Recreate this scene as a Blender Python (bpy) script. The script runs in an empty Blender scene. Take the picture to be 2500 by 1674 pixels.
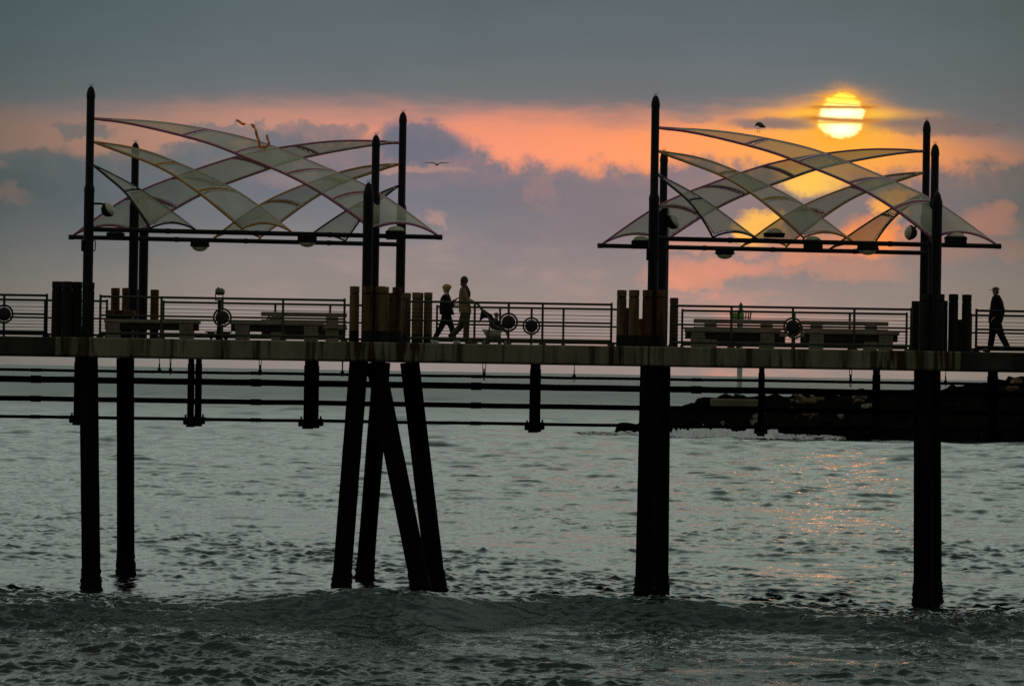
import bpy, bmesh, math, random
import numpy as np
from mathutils import Vector, Matrix
random.seed(7)
rng = np.random.default_rng(11)
C = bpy.context.scene.collection
SC = bpy.context.scene
R = math.radians

# ------------------------------------------------------------------ camera
FPX = 11000.0            # focal length in photo pixels (photo 2500 x 1674)
DIST = 116.0             # camera to the near face of the pier
EYE = 5.65               # eye height above the water
ROLL = 0.0162
PITCH = math.atan(71.0 / FPX)
cam_d = bpy.data.cameras.new("camera")
cam = bpy.data.objects.new("camera", cam_d)
C.objects.link(cam)
SC.camera = cam
cam_d.sensor_width = 36.0
cam_d.lens = FPX / 2500.0 * 36.0
cam_d.clip_start = 1.0
cam_d.clip_end = 80000.0
cr, sr, cp, sp = math.cos(ROLL), math.sin(ROLL), math.cos(PITCH), math.sin(PITCH)
FW = Vector((0, cp, sp)); UP0 = Vector((0, -sp, cp)); RT0 = Vector((1, 0, 0))
RT = cr * RT0 + sr * UP0
UPV = -sr * RT0 + cr * UP0
m = Matrix((RT, UPV, -FW)).transposed().to_4x4()
m.translation = Vector((0, -DIST, EYE))
cam.matrix_world = m

def W(px, py, Y):
    """world point on the plane y = Y that the photo pixel shows (used to read sizes off the photo)"""
    dx, dy = px - 1250.0, 837.0 - py
    d = FW * FPX + RT * dx + UPV * dy
    t = (Y + DIST) / d.y
    return Vector((0, -DIST, EYE)) + d * t
def S(Y):
    return FPX / (DIST + Y)
def WX(px, Y, py=760):
    return W(px, py, Y).x

# ------------------------------------------------------------------ exposure
SC.view_settings.view_transform = 'Standard'
SC.view_settings.look = 'None'
SC.view_settings.exposure = 0.0
SC.view_settings.gamma = 1.0
SC.render.engine = 'CYCLES'
SC.cycles.use_denoising = False
SC.cycles.max_bounces = 8
SC.cycles.transparent_max_bounces = 12
SC.cycles.sample_clamp_indirect = 4.0
SC.cycles.caustics_reflective = False
SC.cycles.caustics_refractive = False

# ------------------------------------------------------------------ sun
SUN_AZ = math.atan2(797, FPX)
SUN_EL = math.atan2(639, FPX)
sun_d = bpy.data.lights.new("sun", 'SUN')
sun_d.energy = 0.0004
sun_d.color = (1.0, 0.26, 0.10)
sun_d.angle = R(0.6)
sun = bpy.data.objects.new("sun", sun_d)
C.objects.link(sun)
sdir = Vector((math.sin(SUN_AZ) * math.cos(SUN_EL), math.cos(SUN_AZ) * math.cos(SUN_EL), math.sin(SUN_EL)))
sun.rotation_euler = sdir.to_track_quat('Z', 'Y').to_euler()
sun.location = (60, 800, 60)

# ------------------------------------------------------------------ world: dusk sky with broken cloud
def lin(r, g, b):
    f = lambda c: (c / 255 / 12.92) if c / 255 <= 0.04045 else ((c / 255 + 0.055) / 1.055) ** 2.4
    return (f(r), f(g), f(b), 1.0)
world = bpy.data.worlds.new("World")
SC.world = world
world.use_nodes = True
wt = world.node_tree
wt.nodes.clear()
def nd(kind, **kw):
    n = wt.nodes.new(kind)
    for k, v in kw.items(): setattr(n, k, v)
    return n
def put(sock, v):
    if isinstance(v, E): wt.links.new(v.s, sock)
    elif hasattr(v, 'is_linked'): wt.links.new(v, sock)
    else: sock.default_value = v
class E:
    def __init__(s, sock): s.s = sock
    def _b(a, op, b, rev=False):
        n = nd('ShaderNodeMath', operation=op)
        x, y = (b, a) if rev else (a, b)
        put(n.inputs[0], x); put(n.inputs[1], y)
        return E(n.outputs[0])
    def __add__(a, b): return a._b('ADD', b)
    def __radd__(a, b): return a._b('ADD', b)
    def __sub__(a, b): return a._b('SUBTRACT', b)
    def __rsub__(a, b): return a._b('SUBTRACT', b, True)
    def __mul__(a, b): return a._b('MULTIPLY', b)
    def __rmul__(a, b): return a._b('MULTIPLY', b)
    def __truediv__(a, b): return a._b('DIVIDE', b)
    def __pow__(a, b): return a._b('POWER', b)
def un(op, a):
    n = nd('ShaderNodeMath', operation=op); put(n.inputs[0], a); return E(n.outputs[0])
def bi(op, a, b):
    n = nd('ShaderNodeMath', operation=op); put(n.inputs[0], a); put(n.inputs[1], b); return E(n.outputs[0])
def sstep(x, a, b):
    n = nd('ShaderNodeMapRange', interpolation_type='SMOOTHSTEP')
    put(n.inputs['Value'], x); put(n.inputs['From Min'], a); put(n.inputs['From Max'], b)
    n.inputs['To Min'].default_value = 0.0; n.inputs['To Max'].default_value = 1.0
    return E(n.outputs['Result'])
def gauss(d2): return bi('POWER', 2.71828, d2 * -1.0)
def combine(x, y, z=0.0):
    n = nd('ShaderNodeCombineXYZ'); put(n.inputs[0], x); put(n.inputs[1], y); put(n.inputs[2], z); return n.outputs[0]
def noise(vec, scale=1.0, detail=4.0, rough=0.55, seed=0.0):
    n = nd('ShaderNodeTexNoise', noise_dimensions='4D')
    wt.links.new(vec, n.inputs['Vector']); n.inputs['W'].default_value = seed
    n.inputs['Scale'].default_value = scale; n.inputs['Detail'].default_value = detail
    n.inputs['Roughness'].default_value = rough
    return E(n.outputs['Fac']) - 0.5
def ramp(fac, stops, ease=False):
    n = nd('ShaderNodeValToRGB'); cr_ = n.color_ramp
    cr_.interpolation = 'EASE' if ease else 'LINEAR'
    put(n.inputs[0], fac)
    while len(cr_.elements) > 1: cr_.elements.remove(cr_.elements[-1])
    cr_.elements[0].position = stops[0][0]; cr_.elements[0].color = stops[0][1]
    for p, c in stops[1:]:
        e = cr_.elements.new(p); e.color = c
    return n.outputs[0]
def vramp(fac, stops, lo, hi):
    g = lambda v: (v - lo) / (hi - lo)
    n = ramp(fac, [(p, (g(v), g(v), g(v), 1)) for p, v in stops])
    b = nd('ShaderNodeRGBToBW'); wt.links.new(n, b.inputs[0])
    return E(b.outputs[0]) * (hi - lo) + lo
def mixc(fac, a, b, mode='MIX'):
    n = nd('ShaderNodeMix', data_type='RGBA', blend_type=mode, clamp_factor=True)
    put(n.inputs[0], fac); put(n.inputs[6], a); put(n.inputs[7], b)
    return n.outputs[2]

tc = nd('ShaderNodeTexCoord')
sep = nd('ShaderNodeSeparateXYZ'); wt.links.new(tc.outputs['Generated'], sep.inputs[0])
dx_, dy_, dz_ = E(sep.outputs[0]), E(sep.outputs[1]), E(sep.outputs[2])
az = bi('ARCTAN2', dx_, dy_)
el = un('ARCSINE', dz_)
u = az * FPX            # azimuth, in 1/11000 rad, 0 = straight out to sea
v = el * FPX            # elevation, same unit
def P2U(x, y=400): return x - 1250.0 - 0.0162 * (908.0 - y)
def P2V(x, y): return 908.0 + 0.0162 * (x - 1250) - y
un01 = (u + 1600.0) / 3200.0
def UF(x): return min(1, max(0, (P2U(x) + 1600.0) / 3200.0))

pv = combine(u / 100.0, v / 100.0)                       # isotropic, cumulus detail
ps = combine(u / 100.0, v / 26.0)                        # stretched, stratus streaks
n_big = noise(combine(u / 100.0, v / 62.0), 0.42, 5.0, 0.6, 3.1)
n_puf = noise(pv, 1.6, 5.0, 0.6, 1.7)
n_fine = noise(pv, 4.2, 4.0, 0.6, 9.4)
n_str = noise(ps, 0.30, 5.0, 0.6, 5.2)
n_str2 = noise(ps, 0.75, 4.0, 0.55, 8.3)

t1 = v / 1000.0
base = ramp(t1, [(0.0, lin(146, 136, 129)), (0.06, lin(152, 139, 132)), (0.20, lin(149, 137, 130)), (0.31, lin(140, 133, 132)),
                 (0.42, lin(128, 124, 132)), (0.55, lin(120, 118, 128)), (0.66, lin(112, 112, 118)), (0.72, lin(104, 110, 118)), (0.82, lin(92, 104, 114)), (1.0, lin(80, 95, 103))])
# pink veils in the lower sky
veil = sstep(n_str + n_big * 0.6, 0.0, 0.28) * (1.0 - sstep(v, 420.0, 540.0))
veil_c = ramp(un01, [(UF(0), lin(128, 122, 120)), (UF(700), lin(170, 142, 136)), (UF(1300), lin(178, 146, 140)), (UF(1750), lin(232, 150, 128)), (UF(2100), lin(205, 140, 122)), (UF(2500), lin(150, 130, 124))])
col = mixc(veil * 0.75, base, veil_c)
# the long glowing gap below the high cloud deck
top_edge = vramp(un01, [(UF(0), 640), (UF(600), 655), (UF(1000), 650), (UF(1500), 640), (UF(1800), 650), (UF(2060), 700), (UF(2200), 640), (UF(2500), 580)], 500, 750)
gap = sstep(v + n_str * 110.0, 430.0, 500.0) * (1.0 - sstep((v - top_edge) + n_str * 120.0, -75.0, 30.0))
gap_c = ramp(un01, [(UF(0), lin(156, 122, 112)), (UF(350), lin(184, 134, 116)), (UF(800), lin(214, 144, 122)), (UF(1150), lin(240, 146, 116)), (UF(1600), lin(255, 152, 100)),
                    (UF(1850), lin(255, 158, 92)), (UF(2150), lin(255, 148, 92)), (UF(2300), lin(226, 138, 106)), (UF(2500), lin(178, 126, 110))])
col = mixc(gap * 0.97, col, gap_c)
# warmth and hot glow around the sun
SU, SV = P2U(2057, 282), P2V(2057, 282) - 3.0
ru, rv = u - SU, v - SV
warm = gauss((ru / 250.0) ** 2.0 + ((rv + 70.0) / 110.0) ** 2.0)
col = mixc(warm * gap * 0.75, col, lin(255, 176, 70))
# low cumulus bank with a ragged top
bank = vramp(un01, [(UF(-300), 500), (UF(0), 492), (UF(90), 512), (UF(200), 500), (UF(340), 505), (UF(480), 545), (UF(600), 560), (UF(680), 580), (UF(760), 578), (UF(830), 572), (UF(900), 565),
                    (UF(960), 600), (UF(1040), 590), (UF(1110), 566), (UF(1180), 540), (UF(1250), 500), (UF(1290), 500), (UF(1360), 512), (UF(1460), 500), (UF(1560), 498), (UF(1720), 516),
                    (UF(1850), 508), (UF(1950), 484), (UF(2040), 474), (UF(2130), 494), (UF(2250), 506), (UF(2360), 526), (UF(2480), 536), (UF(2700), 540)], 430, 640)
d_bank = bank + n_puf * 140.0 + n_fine * 28.0 + n_big * 40.0 - v
bank_m = sstep(d_bank, -22.0, 30.0)
bank_fade = 1.0 - sstep(d_bank, 90.0, 330.0)
bank_c = ramp(un01, [(UF(0), lin(88, 99, 106)), (UF(500), lin(98, 108, 118)), (UF(1000), lin(104, 110, 126)), (UF(1400), lin(120, 114, 124)), (UF(1900), lin(132, 116, 120)), (UF(2250), lin(122, 112, 118)), (UF(2500), lin(100, 104, 108))])
thick = 0.80 + sstep(n_puf + n_big, -0.30, 0.25) * 0.20
col = mixc(bank_m * thick * (0.25 + bank_fade * 0.75), col, bank_c)
# higher separate cloud pieces in the glowing gap (left)
def blob(x, y, rx, ry, c, k, warp=60.0, soft=0.5):
    global col
    a = (u - P2U(x, y) + n_puf * warp * 3.2) / rx
    b = (v - P2V(x, y) + n_puf * warp * 1.1 + n_fine * warp * 0.7 + n_str2 * warp * 0.3) / ry
    d = (a * a) + (b * b)
    col = mixc((1.0 - sstep(d, 1.0 - soft, 1.0 + soft)) * k, col, lin(*c))
blob(215, 318, 75, 22, (112, 112, 116), 0.75)
blob(90, 392, 100, 26, (96, 104, 110), 0.85)
blob(20, 450, 75, 36, (90, 100, 106), 0.85)
blob(330, 400, 120, 24, (100, 106, 112), 0.75)
blob(470, 372, 90, 26, (102, 110, 118), 0.8)
blob(560, 322, 110, 24, (116, 114, 118), 0.8)
blob(770, 330, 110, 28, (108, 110, 120), 0.7)
blob(1025, 350, 110, 50, (100, 107, 124), 0.9)
blob(1700, 292, 46, 12, (150, 124, 118), 0.6, 20)
blob(1915, 304, 130, 15, (140, 116, 112), 0.95, 24, 0.6)
blob(2290, 310, 190, 24, (122, 108, 108), 0.85, 40, 0.7)
# warm breaks in the bank
def glow(x, y, rx, ry, c, k, warp=55.0, p=1.0):
    global col
    a = (u - P2U(x, y) + n_puf * warp * 4.2 + n_big * warp * 2.0) / rx
    b = (v - P2V(x, y) + n_str * warp * 2.2 + n_puf * warp * 2.0 + n_fine * warp * 0.4) / ry
    d = (a * a) + (b * b)
    col = mixc((1.0 - sstep(d, -0.1, 1.6)) * k, col, lin(*c))
glow(30, 478, 62, 26, (140, 116, 110), 0.7)
glow(1000, 415, 150, 9, (176, 136, 128), 0.75, 22)
glow(700, 440, 90, 30, (150, 130, 130), 0.5)
glow(1056, 540, 40, 24, (176, 138, 134), 0.7)
glow(1340, 465, 40, 50, (170, 128, 122), 0.35)
glow(1985, 434, 80, 34, (255, 196, 88), 1.0, 40)
glow(2170, 500, 50, 36, (255, 170, 84), 1.0)
glow(1850, 550, 60, 40, (255, 186, 88), 1.0)
glow(1720, 600, 130, 22, (232, 152, 118), 0.5)
glow(2130, 575, 100, 50, (255, 146, 78), 1.0)
glow(2010, 600, 170, 36, (255, 150, 92), 0.5)
glow(2410, 540, 70, 40, (206, 134, 112), 0.5)
glow(2300, 600, 120, 50, (186, 128, 112), 0.35)
glow(1740, 665, 150, 36, (246, 146, 108), 0.55)
glow(2040, 655, 190, 36, (232, 146, 110), 0.35)
glow(2470, 610, 60, 30, (170, 124, 112), 0.4)
# hot halo, the high deck closing above it, then the disc and the thin bars of cloud across it
halo = gauss((ru / 118.0) ** 2.0 + ((rv + 36.0) / 72.0) ** 2.0)
col = mixc(halo * 0.9, col, lin(255, 180, 54))
deck = sstep((v - top_edge) + n_str * 150.0, -20.0, 60.0)
deck_c = ramp(t1, [(0.60, lin(112, 112, 116)), (0.70, lin(99, 108, 114)), (0.80, lin(90, 104, 112)), (1.0, lin(77, 94, 100))])
col = mixc(deck * 0.94, col, deck_c)
streak = gauss(((ru + 20.0) / 150.0) ** 2.0 + ((rv - 6.0 + n_str * 22.0) / 13.0) ** 2.0)
col = mixc(streak * 0.95, col, lin(255, 164, 62))
streak2 = gauss((ru / 108.0) ** 2.0 + ((rv - 2.0 + n_str * 20.0) / 13.0) ** 2.0)
col = mixc(streak2 * 0.9, col, lin(255, 214, 74))
wing = gauss(((ru + 150.0) / 95.0) ** 2.0 + ((rv + 22.0 + n_str * 20.0) / 13.0) ** 2.0) 
wing2 = gauss(((ru - 150.0) / 100.0) ** 2.0 + ((rv + 18.0 + n_str * 20.0) / 11.0) ** 2.0)
col = mixc(wing * 0.9, col, lin(134, 112, 108))
col = mixc(wing2 * 0.8, col, lin(122, 108, 108))
rr = un('SQRT', ru * ru + rv * rv) + n_str2 * 26.0 + n_fine * 30.0 + n_str * 16.0
fringe = gauss(((bi('MAXIMUM', rr - 50.0, 0.0)) / 19.0) ** 2.0)
col = mixc(fringe * 0.85, col, lin(255, 170, 50))
disc = 1.0 - sstep(rr, 48.0, 60.0)
hot = bi('MAXIMUM', gauss((ru / 78.0) ** 2.0 + ((rv - 6.0) / 18.0) ** 2.0), gauss((ru / 52.0) ** 2.0 + ((rv + 34.0) / 21.0) ** 2.0))
disc_c = mixc(hot, (1.3, 0.98, 0.075, 1), (1.7, 1.6, 0.95, 1))
col = mixc(disc, col, disc_c)
def bar(off, w, k, c, side=0.0, lo=50.0, hi_=105.0):
    global col
    wob = n_str2 * 12.0 + n_str * 18.0 + ru * side
    b = gauss(((rv - off + wob) / w) ** 2.0) * (1.0 - sstep(bi('ABSOLUTE', ru, 0.0), lo, hi_))
    col = mixc(b * k, col, lin(*c))
bar(21.0, 4.4, 0.98, (190, 116, 40), -0.03)
bar(30.0, 1.8, 0.6, (232, 156, 40), 0.03)
bar(44.0, 1.6, 0.5, (240, 160, 40), 0.05)
bar(-11.0, 6.6, 1.0, (186, 112, 60), 0.02, 60, 120)
bar(-17.0, 3.0, 0.7, (230, 150, 50), -0.06)
# edge darkening put into the sky colour on both sides, and the deck has soft mottling
fall = ramp(un01, [(UF(-350), (.56, .64, .64, 1)), (UF(0), (.60, .70, .69, 1)), (UF(250), (.76, .84, .83, 1)), (UF(600), (.94, .97, .97, 1)), (UF(1250), (1, 1, 1, 1)), (UF(1900), (1, 1, 1, 1)), (UF(2250), (.90, .93, .91, 1)), (UF(2500), (.74, .79, .75, 1)), (UF(2850), (.64, .7, .68, 1))])
mott = 1.02 + n_str * 0.22 + n_big * 0.10
fmc = nd('ShaderNodeCombineXYZ'); put(fmc.inputs[0], mott); put(fmc.inputs[1], mott); put(fmc.inputs[2], mott)
col = mixc(1.0, mixc(1.0, col, fall, 'MULTIPLY'), fmc.outputs[0], 'MULTIPLY')
# unseen rest of the vault, brightness made up to light water and front faces
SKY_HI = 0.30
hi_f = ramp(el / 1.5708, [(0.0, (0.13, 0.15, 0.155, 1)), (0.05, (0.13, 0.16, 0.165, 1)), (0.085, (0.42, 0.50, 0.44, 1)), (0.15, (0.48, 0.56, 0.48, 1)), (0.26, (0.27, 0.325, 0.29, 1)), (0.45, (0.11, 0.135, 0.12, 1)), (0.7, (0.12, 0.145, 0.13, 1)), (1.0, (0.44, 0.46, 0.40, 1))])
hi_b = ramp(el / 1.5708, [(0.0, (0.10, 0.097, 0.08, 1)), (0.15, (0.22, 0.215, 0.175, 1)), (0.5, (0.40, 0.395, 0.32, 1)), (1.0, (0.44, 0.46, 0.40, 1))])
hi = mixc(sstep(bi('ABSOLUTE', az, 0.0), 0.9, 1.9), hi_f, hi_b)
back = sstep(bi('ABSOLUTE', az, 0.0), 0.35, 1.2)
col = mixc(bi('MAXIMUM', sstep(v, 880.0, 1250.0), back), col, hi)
land = sstep(bi('ABSOLUTE', az, 0.0), 1.3, 1.9) * 0.55
col = mixc(land, col, (0.02, 0.02, 0.02, 1))
sky = nd('ShaderNodeTexSky', sky_type='NISHITA')
sky.sun_disc = False
sky.sun_elevation = SUN_EL
sky.sun_rotation = SUN_AZ
bg1 = nd('ShaderNodeBackground'); wt.links.new(sky.outputs[0], bg1.inputs[0]); bg1.inputs[1].default_value = 0.0006
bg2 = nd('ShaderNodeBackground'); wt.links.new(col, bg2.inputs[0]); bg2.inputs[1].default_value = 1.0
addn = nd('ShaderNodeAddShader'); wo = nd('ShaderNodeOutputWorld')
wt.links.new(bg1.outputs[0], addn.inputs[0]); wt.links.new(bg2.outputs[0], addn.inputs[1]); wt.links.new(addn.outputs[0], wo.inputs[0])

# ------------------------------------------------------------------ mesh helpers
class MB:
    def __init__(s): s.v = []; s.f = []; s.mi = []; s.m = 0
    def add(s, vs, fs):
        o = len(s.v); s.v += [tuple(p) for p in vs]
        for f in fs: s.f.append(tuple(i + o for i in f)); s.mi.append(s.m)
    def box(s, a, b):
        x0, y0, z0 = a; x1, y1, z1 = b
        s.add([(x0,y0,z0),(x1,y0,z0),(x1,y1,z0),(x0,y1,z0),(x0,y0,z1),(x1,y0,z1),(x1,y1,z1),(x0,y1,z1)],
              [(0,3,2,1),(4,5,6,7),(0,1,5,4),(1,2,6,5),(2,3,7,6),(3,0,4,7)])
    def bbox(s, a, b, c=0.01):
        """box with chamfered edges"""
        bm = bmesh.new()
        ca, cb = Vector(a), Vector(b)
        r = bmesh.ops.create_cube(bm, size=1.0)
        for vv in bm.verts:
            vv.co = Vector(((vv.co.x + .5) * (cb.x - ca.x) + ca.x, (vv.co.y + .5) * (cb.y - ca.y) + ca.y, (vv.co.z + .5) * (cb.z - ca.z) + ca.z))
        bmesh.ops.bevel(bm, geom=bm.edges[:], offset=c, segments=1, affect='EDGES')
        bm.verts.ensure_lookup_table()
        for i, vv in enumerate(bm.verts): vv.index = i
        s.add([vv.co for vv in bm.verts], [[vv.index for vv in f.verts] for f in bm.faces]); bm.free()
    def prism(s, pts, y0, y1):
        """outline in x,z pushed along y"""
        n = len(pts)
        s.add([(p[0], y0, p[1]) for p in pts] + [(p[0], y1, p[1]) for p in pts],
              [tuple(range(n)), tuple(range(2 * n - 1, n - 1, -1))] + [(i, i + n, (i + 1) % n + n, (i + 1) % n) for i in range(n)])
    def tube(s, path, rad, seg=8, caps=True, sq=None, up=None):
        """swept tube; rad number or list; sq = second radius (list or number) along `up`"""
        path = [Vector(p) for p in path]; n = len(path)
        rs = rad if isinstance(rad, (list, tuple)) else [rad] * n
        qs = rs if sq is None else (sq if isinstance(sq, (list, tuple)) else [sq] * n)
        vs = []; fs = []
        ref = Vector(up) if up is not None else None
        for i in range(n):
            t = (path[min(i + 1, n - 1)] - path[max(i - 1, 0)])
            t = t.normalized() if t.length > 1e-9 else Vector((0, 0, 1))
            if ref is None:
                ref = Vector((0, 1, 0)) if abs(t.y) < 0.9 else Vector((1, 0, 0))
            b = (ref - t * ref.dot(t))
            b = b.normalized() if b.length > 1e-6 else t.orthogonal().normalized()
            a = b.cross(t)
            if up is None: ref = b
            for k in range(seg):
                w = 2 * math.pi * k / seg
                vs.append(path[i] + a * (rs[i] * math.cos(w)) + b * (qs[i] * math.sin(w)))
        for i in range(n - 1):
            for k in range(seg):
                k2 = (k + 1) % seg
                fs.append((i * seg + k, i * seg + k2, (i + 1) * seg + k2, (i + 1) * seg + k))
        if caps:
            fs.append(tuple(range(seg - 1, -1, -1))); fs.append(tuple(range((n - 1) * seg, n * seg)))
        s.add(vs, fs)
    def cyl(s, p0, p1, r0, r1=None, seg=16): s.tube([p0, p1], [r0, r0 if r1 is None else r1], seg)
    def ell(s, c, r, seg=12, rings=8, rot=None, half=False):
        r = (r, r, r) if isinstance(r, (int, float)) else r
        c = Vector(c); vs = []; fs = []
        n = rings
        for i in range(n + 1):
            th = (math.pi * (0.5 if half else 1.0)) * i / n
            for k in range(seg):
                w = 2 * math.pi * k / seg
                p = Vector((r[0] * math.sin(th) * math.cos(w), r[1] * math.sin(th) * math.sin(w), r[2] * math.cos(th)))
                if rot is not None: p = rot @ p
                vs.append(c + p)
        for i in range(n):
            for k in range(seg):
                k2 = (k + 1) % seg
                fs.append((i * seg + k, (i + 1) * seg + k, (i + 1) * seg + k2, i * seg + k2))
        if half: fs.append(tuple(n * seg + k for k in range(seg)))
        s.add(vs, fs)
    def torus(s, c, R_, r, axis='y', seg=32, ms=8):
        pts = []
        for k in range(seg + 1):
            w = 2 * math.pi * k / seg
            a, b = R_ * math.cos(w), R_ * math.sin(w)
            pts.append(Vector(c) + (Vector((a, 0, b)) if axis == 'y' else Vector((a, b, 0)) if axis == 'z' else Vector((0, a, b))))
        s.tube(pts, r, ms, caps=False, up=(0, 1, 0) if axis == 'y' else (0, 0, 1) if axis == 'z' else (1, 0, 0))
    def grid(s, P):
        nu, nv = len(P), len(P[0])
        s.add([p for row in P for p in row], [(i * nv + j, (i + 1) * nv + j, (i + 1) * nv + j + 1, i * nv + j + 1) for i in range(nu - 1) for j in range(nv - 1)])
    def build(s, name, mats, parent=None, origin=None, smooth=True, ang=40):
        me = bpy.data.meshes.new(name)
        o = Vector(origin) if origin is not None else (Vector(parent['_o']) if parent is not None else Vector((0, 0, 0)))
        me.from_pydata([(p[0] - o.x, p[1] - o.y, p[2] - o.z) for p in s.v], [], s.f)
        mats = mats if isinstance(mats, (list, tuple)) else [mats]
        for mm in mats: me.materials.append(mm)
        me.polygons.foreach_set('material_index', s.mi)
        bm = bmesh.new(); bm.from_mesh(me)
        bmesh.ops.remove_doubles(bm, verts=bm.verts, dist=1e-5)
        bmesh.ops.recalc_face_normals(bm, faces=bm.faces)
        bm.to_mesh(me); bm.free()
        if smooth:
            me.polygons.foreach_set('use_smooth', [True] * len(me.polygons))
            me.set_sharp_from_angle(angle=R(ang))
        me.update()
        ob = bpy.data.objects.new(name, me); C.objects.link(ob)
        if parent is not None:
            ob.parent = parent
        else:
            ob.location = o
        ob['_o'] = list(o)
        return ob
def tag(o, label, cat, group=None, kind=None):
    if label: o['label'] = label
    if cat: o['category'] = cat
    if group: o['group'] = group
    if kind: o['kind'] = kind
    return o
def thing(name, loc, label, cat, group=None):
    o = bpy.data.objects.new(name, None); C.objects.link(o)
    o.empty_display_size = 0.3
    o.location = loc; o['_o'] = list(loc)
    return tag(o, label, cat, group)
def copy_tree(o, parent=None):
    c = o.copy(); C.objects.link(c)
    if parent is not None: c.parent = parent
    for ch in o.children: copy_tree(ch, c)
    return c

# ------------------------------------------------------------------ materials
def pm(name, c1, c2=None, rough=0.7, nscale=3.0, stretch=(1, 1, 1), bump=0.15, bscale=25.0, metallic=0.0, c3=None, c3s=1.2, c3t=(0.58, 0.72), c3stretch=(1, 1, 1), spec=0.5, rrough=0.0):
    mt = bpy.data.materials.new(name); mt.use_nodes = True
    t = mt.node_tree; t.nodes.clear(); L = t.links.new
    out = t.nodes.new('ShaderNodeOutputMaterial'); p = t.nodes.new('ShaderNodeBsdfPrincipled')
    L(p.outputs[0], out.inputs[0])
    p.inputs['Roughness'].default_value = rough; p.inputs['Metallic'].default_value = metallic
    p.inputs['Specular IOR Level'].default_value = spec
    g = t.nodes.new('ShaderNodeNewGeometry')
    def nz(scale, st, det=5.0):
        mp = t.nodes.new('ShaderNodeMapping'); mp.inputs['Scale'].default_value = st
        L(g.outputs['Position'], mp.inputs[0])
        n = t.nodes.new('ShaderNodeTexNoise'); n.inputs['Scale'].default_value = scale; n.inputs['Detail'].default_value = det
        n.inputs['Roughness'].default_value = 0.62
        L(mp.outputs[0], n.inputs['Vector']); return n.outputs['Fac']
    f = nz(nscale, stretch)
    rp = t.nodes.new('ShaderNodeValToRGB'); L(f, rp.inputs[0])
    rp.color_ramp.elements[0].position = 0.32; rp.color_ramp.elements[1].position = 0.70
    rp.color_ramp.elements[0].color = (*c1, 1); rp.color_ramp.elements[1].color = (*(c2 or [x * 1.35 for x in c1]), 1)
    cc = rp.outputs[0]
    if c3:
        f3 = nz(c3s, c3stretch, 6.0)
        mr = t.nodes.new('ShaderNodeMapRange'); mr.interpolation_type = 'SMOOTHSTEP'
        mr.inputs[1].default_value, mr.inputs[2].default_value = c3t
        L(f3, mr.inputs[0])
        mx = t.nodes.new('ShaderNodeMix'); mx.data_type = 'RGBA'
        L(mr.outputs[0], mx.inputs[0]); L(cc, mx.inputs[6]); mx.inputs[7].default_value = (*c3, 1)
        cc = mx.outputs[2]
    L(cc, p.inputs['Base Color'])
    if bump:
        b = t.nodes.new('ShaderNodeBump'); b.inputs['Strength'].default_value = bump; b.inputs['Distance'].default_value = 0.02
        L(nz(bscale, (1, 1, 1)), b.inputs['Height']); L(b.outputs[0], p.inputs['Normal'])
    return mt
def fabric(name, c, transp=0.28, transl=0.45):
    mt = bpy.data.materials.new(name); mt.use_nodes = True
    t = mt.node_tree; t.nodes.clear(); L = t.links.new
    out = t.nodes.new('ShaderNodeOutputMaterial')
    g = t.nodes.new('ShaderNodeNewGeometry')
    n = t.nodes.new('ShaderNodeTexNoise'); n.inputs['Scale'].default_value = 1.4; n.inputs['Detail'].default_value = 5
    L(g.outputs['Position'], n.inputs['Vector'])
    rp = t.nodes.new('ShaderNodeValToRGB'); L(n.outputs['Fac'], rp.inputs[0])
    rp.color_ramp.elements[0].position = .3; rp.color_ramp.elements[1].position = .75
    rp.color_ramp.elements[0].color = (c[0] * .72, c[1] * .72, c[2] * .68, 1); rp.color_ramp.elements[1].color = (*c, 1)
    d = t.nodes.new('ShaderNodeBsdfDiffuse'); tr = t.nodes.new('ShaderNodeBsdfTranslucent'); tp = t.nodes.new('ShaderNodeBsdfTransparent')
    L(rp.outputs[0], d.inputs[0]); L(rp.outputs[0], tr.inputs[0])
    m1 = t.nodes.new('ShaderNodeMixShader'); m1.inputs[0].default_value = transl; L(d.outputs[0], m1.inputs[1]); L(tr.outputs[0], m1.inputs[2])
    m2 = t.nodes.new('ShaderNodeMixShader'); m2.inputs[0].default_value = transp; L(m1.outputs[0], m2.inputs[1]); L(tp.outputs[0], m2.inputs[2])
    L(m2.outputs[0], out.inputs[0])
    return mt
M = {}
M['concrete'] = pm('weathered_concrete', (.12, .115, .075), (.27, .25, .17), .85, 1.1, (1.6, 1.6, .35), .35, 14, c3=(.05, .044, .030), c3s=1.7, c3t=(.49, .63), c3stretch=(2.4, 2.4, .14), spec=.2)
M['concrete_rust'] = pm('rust_stained_concrete', (.13, .12, .085), (.25, .235, .17), .85, 1.1, (1.6, 1.6, .35), .35, 14, c3=(.085, .03, .014), c3s=1.3, c3t=(.47, .62), c3stretch=(2.4, 2.4, .22), spec=.2)
M['concrete_dark'] = pm('dark_mottled_concrete', (.02, .02, .017), (.06, .058, .045), .85, 1.4, (1.4, 1.4, .4), .35, 14, c3=(.012, .011, .01), c3s=1.2, c3stretch=(2, 2, .3), spec=.2)  # much darker mottled tone of the concrete, for the outermost slabs
M['pile'] = pm('tarred_pile', (.003, .0035, .003), (.008, .008, .007), .9, 2.5, (1, 1, .3), .4, 9, spec=.04)
M['growth'] = pm('marine_growth', (.003, .004, .003), (.008, .009, .006), .8, 9, bump=1.0, bscale=16, spec=.08)
M['pipe'] = pm('blackened_pipe', (.005, .005, .004), (.012, .011, .009), .8, 1.6, (.3, 1, 1), .2, 12, spec=.08)
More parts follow.
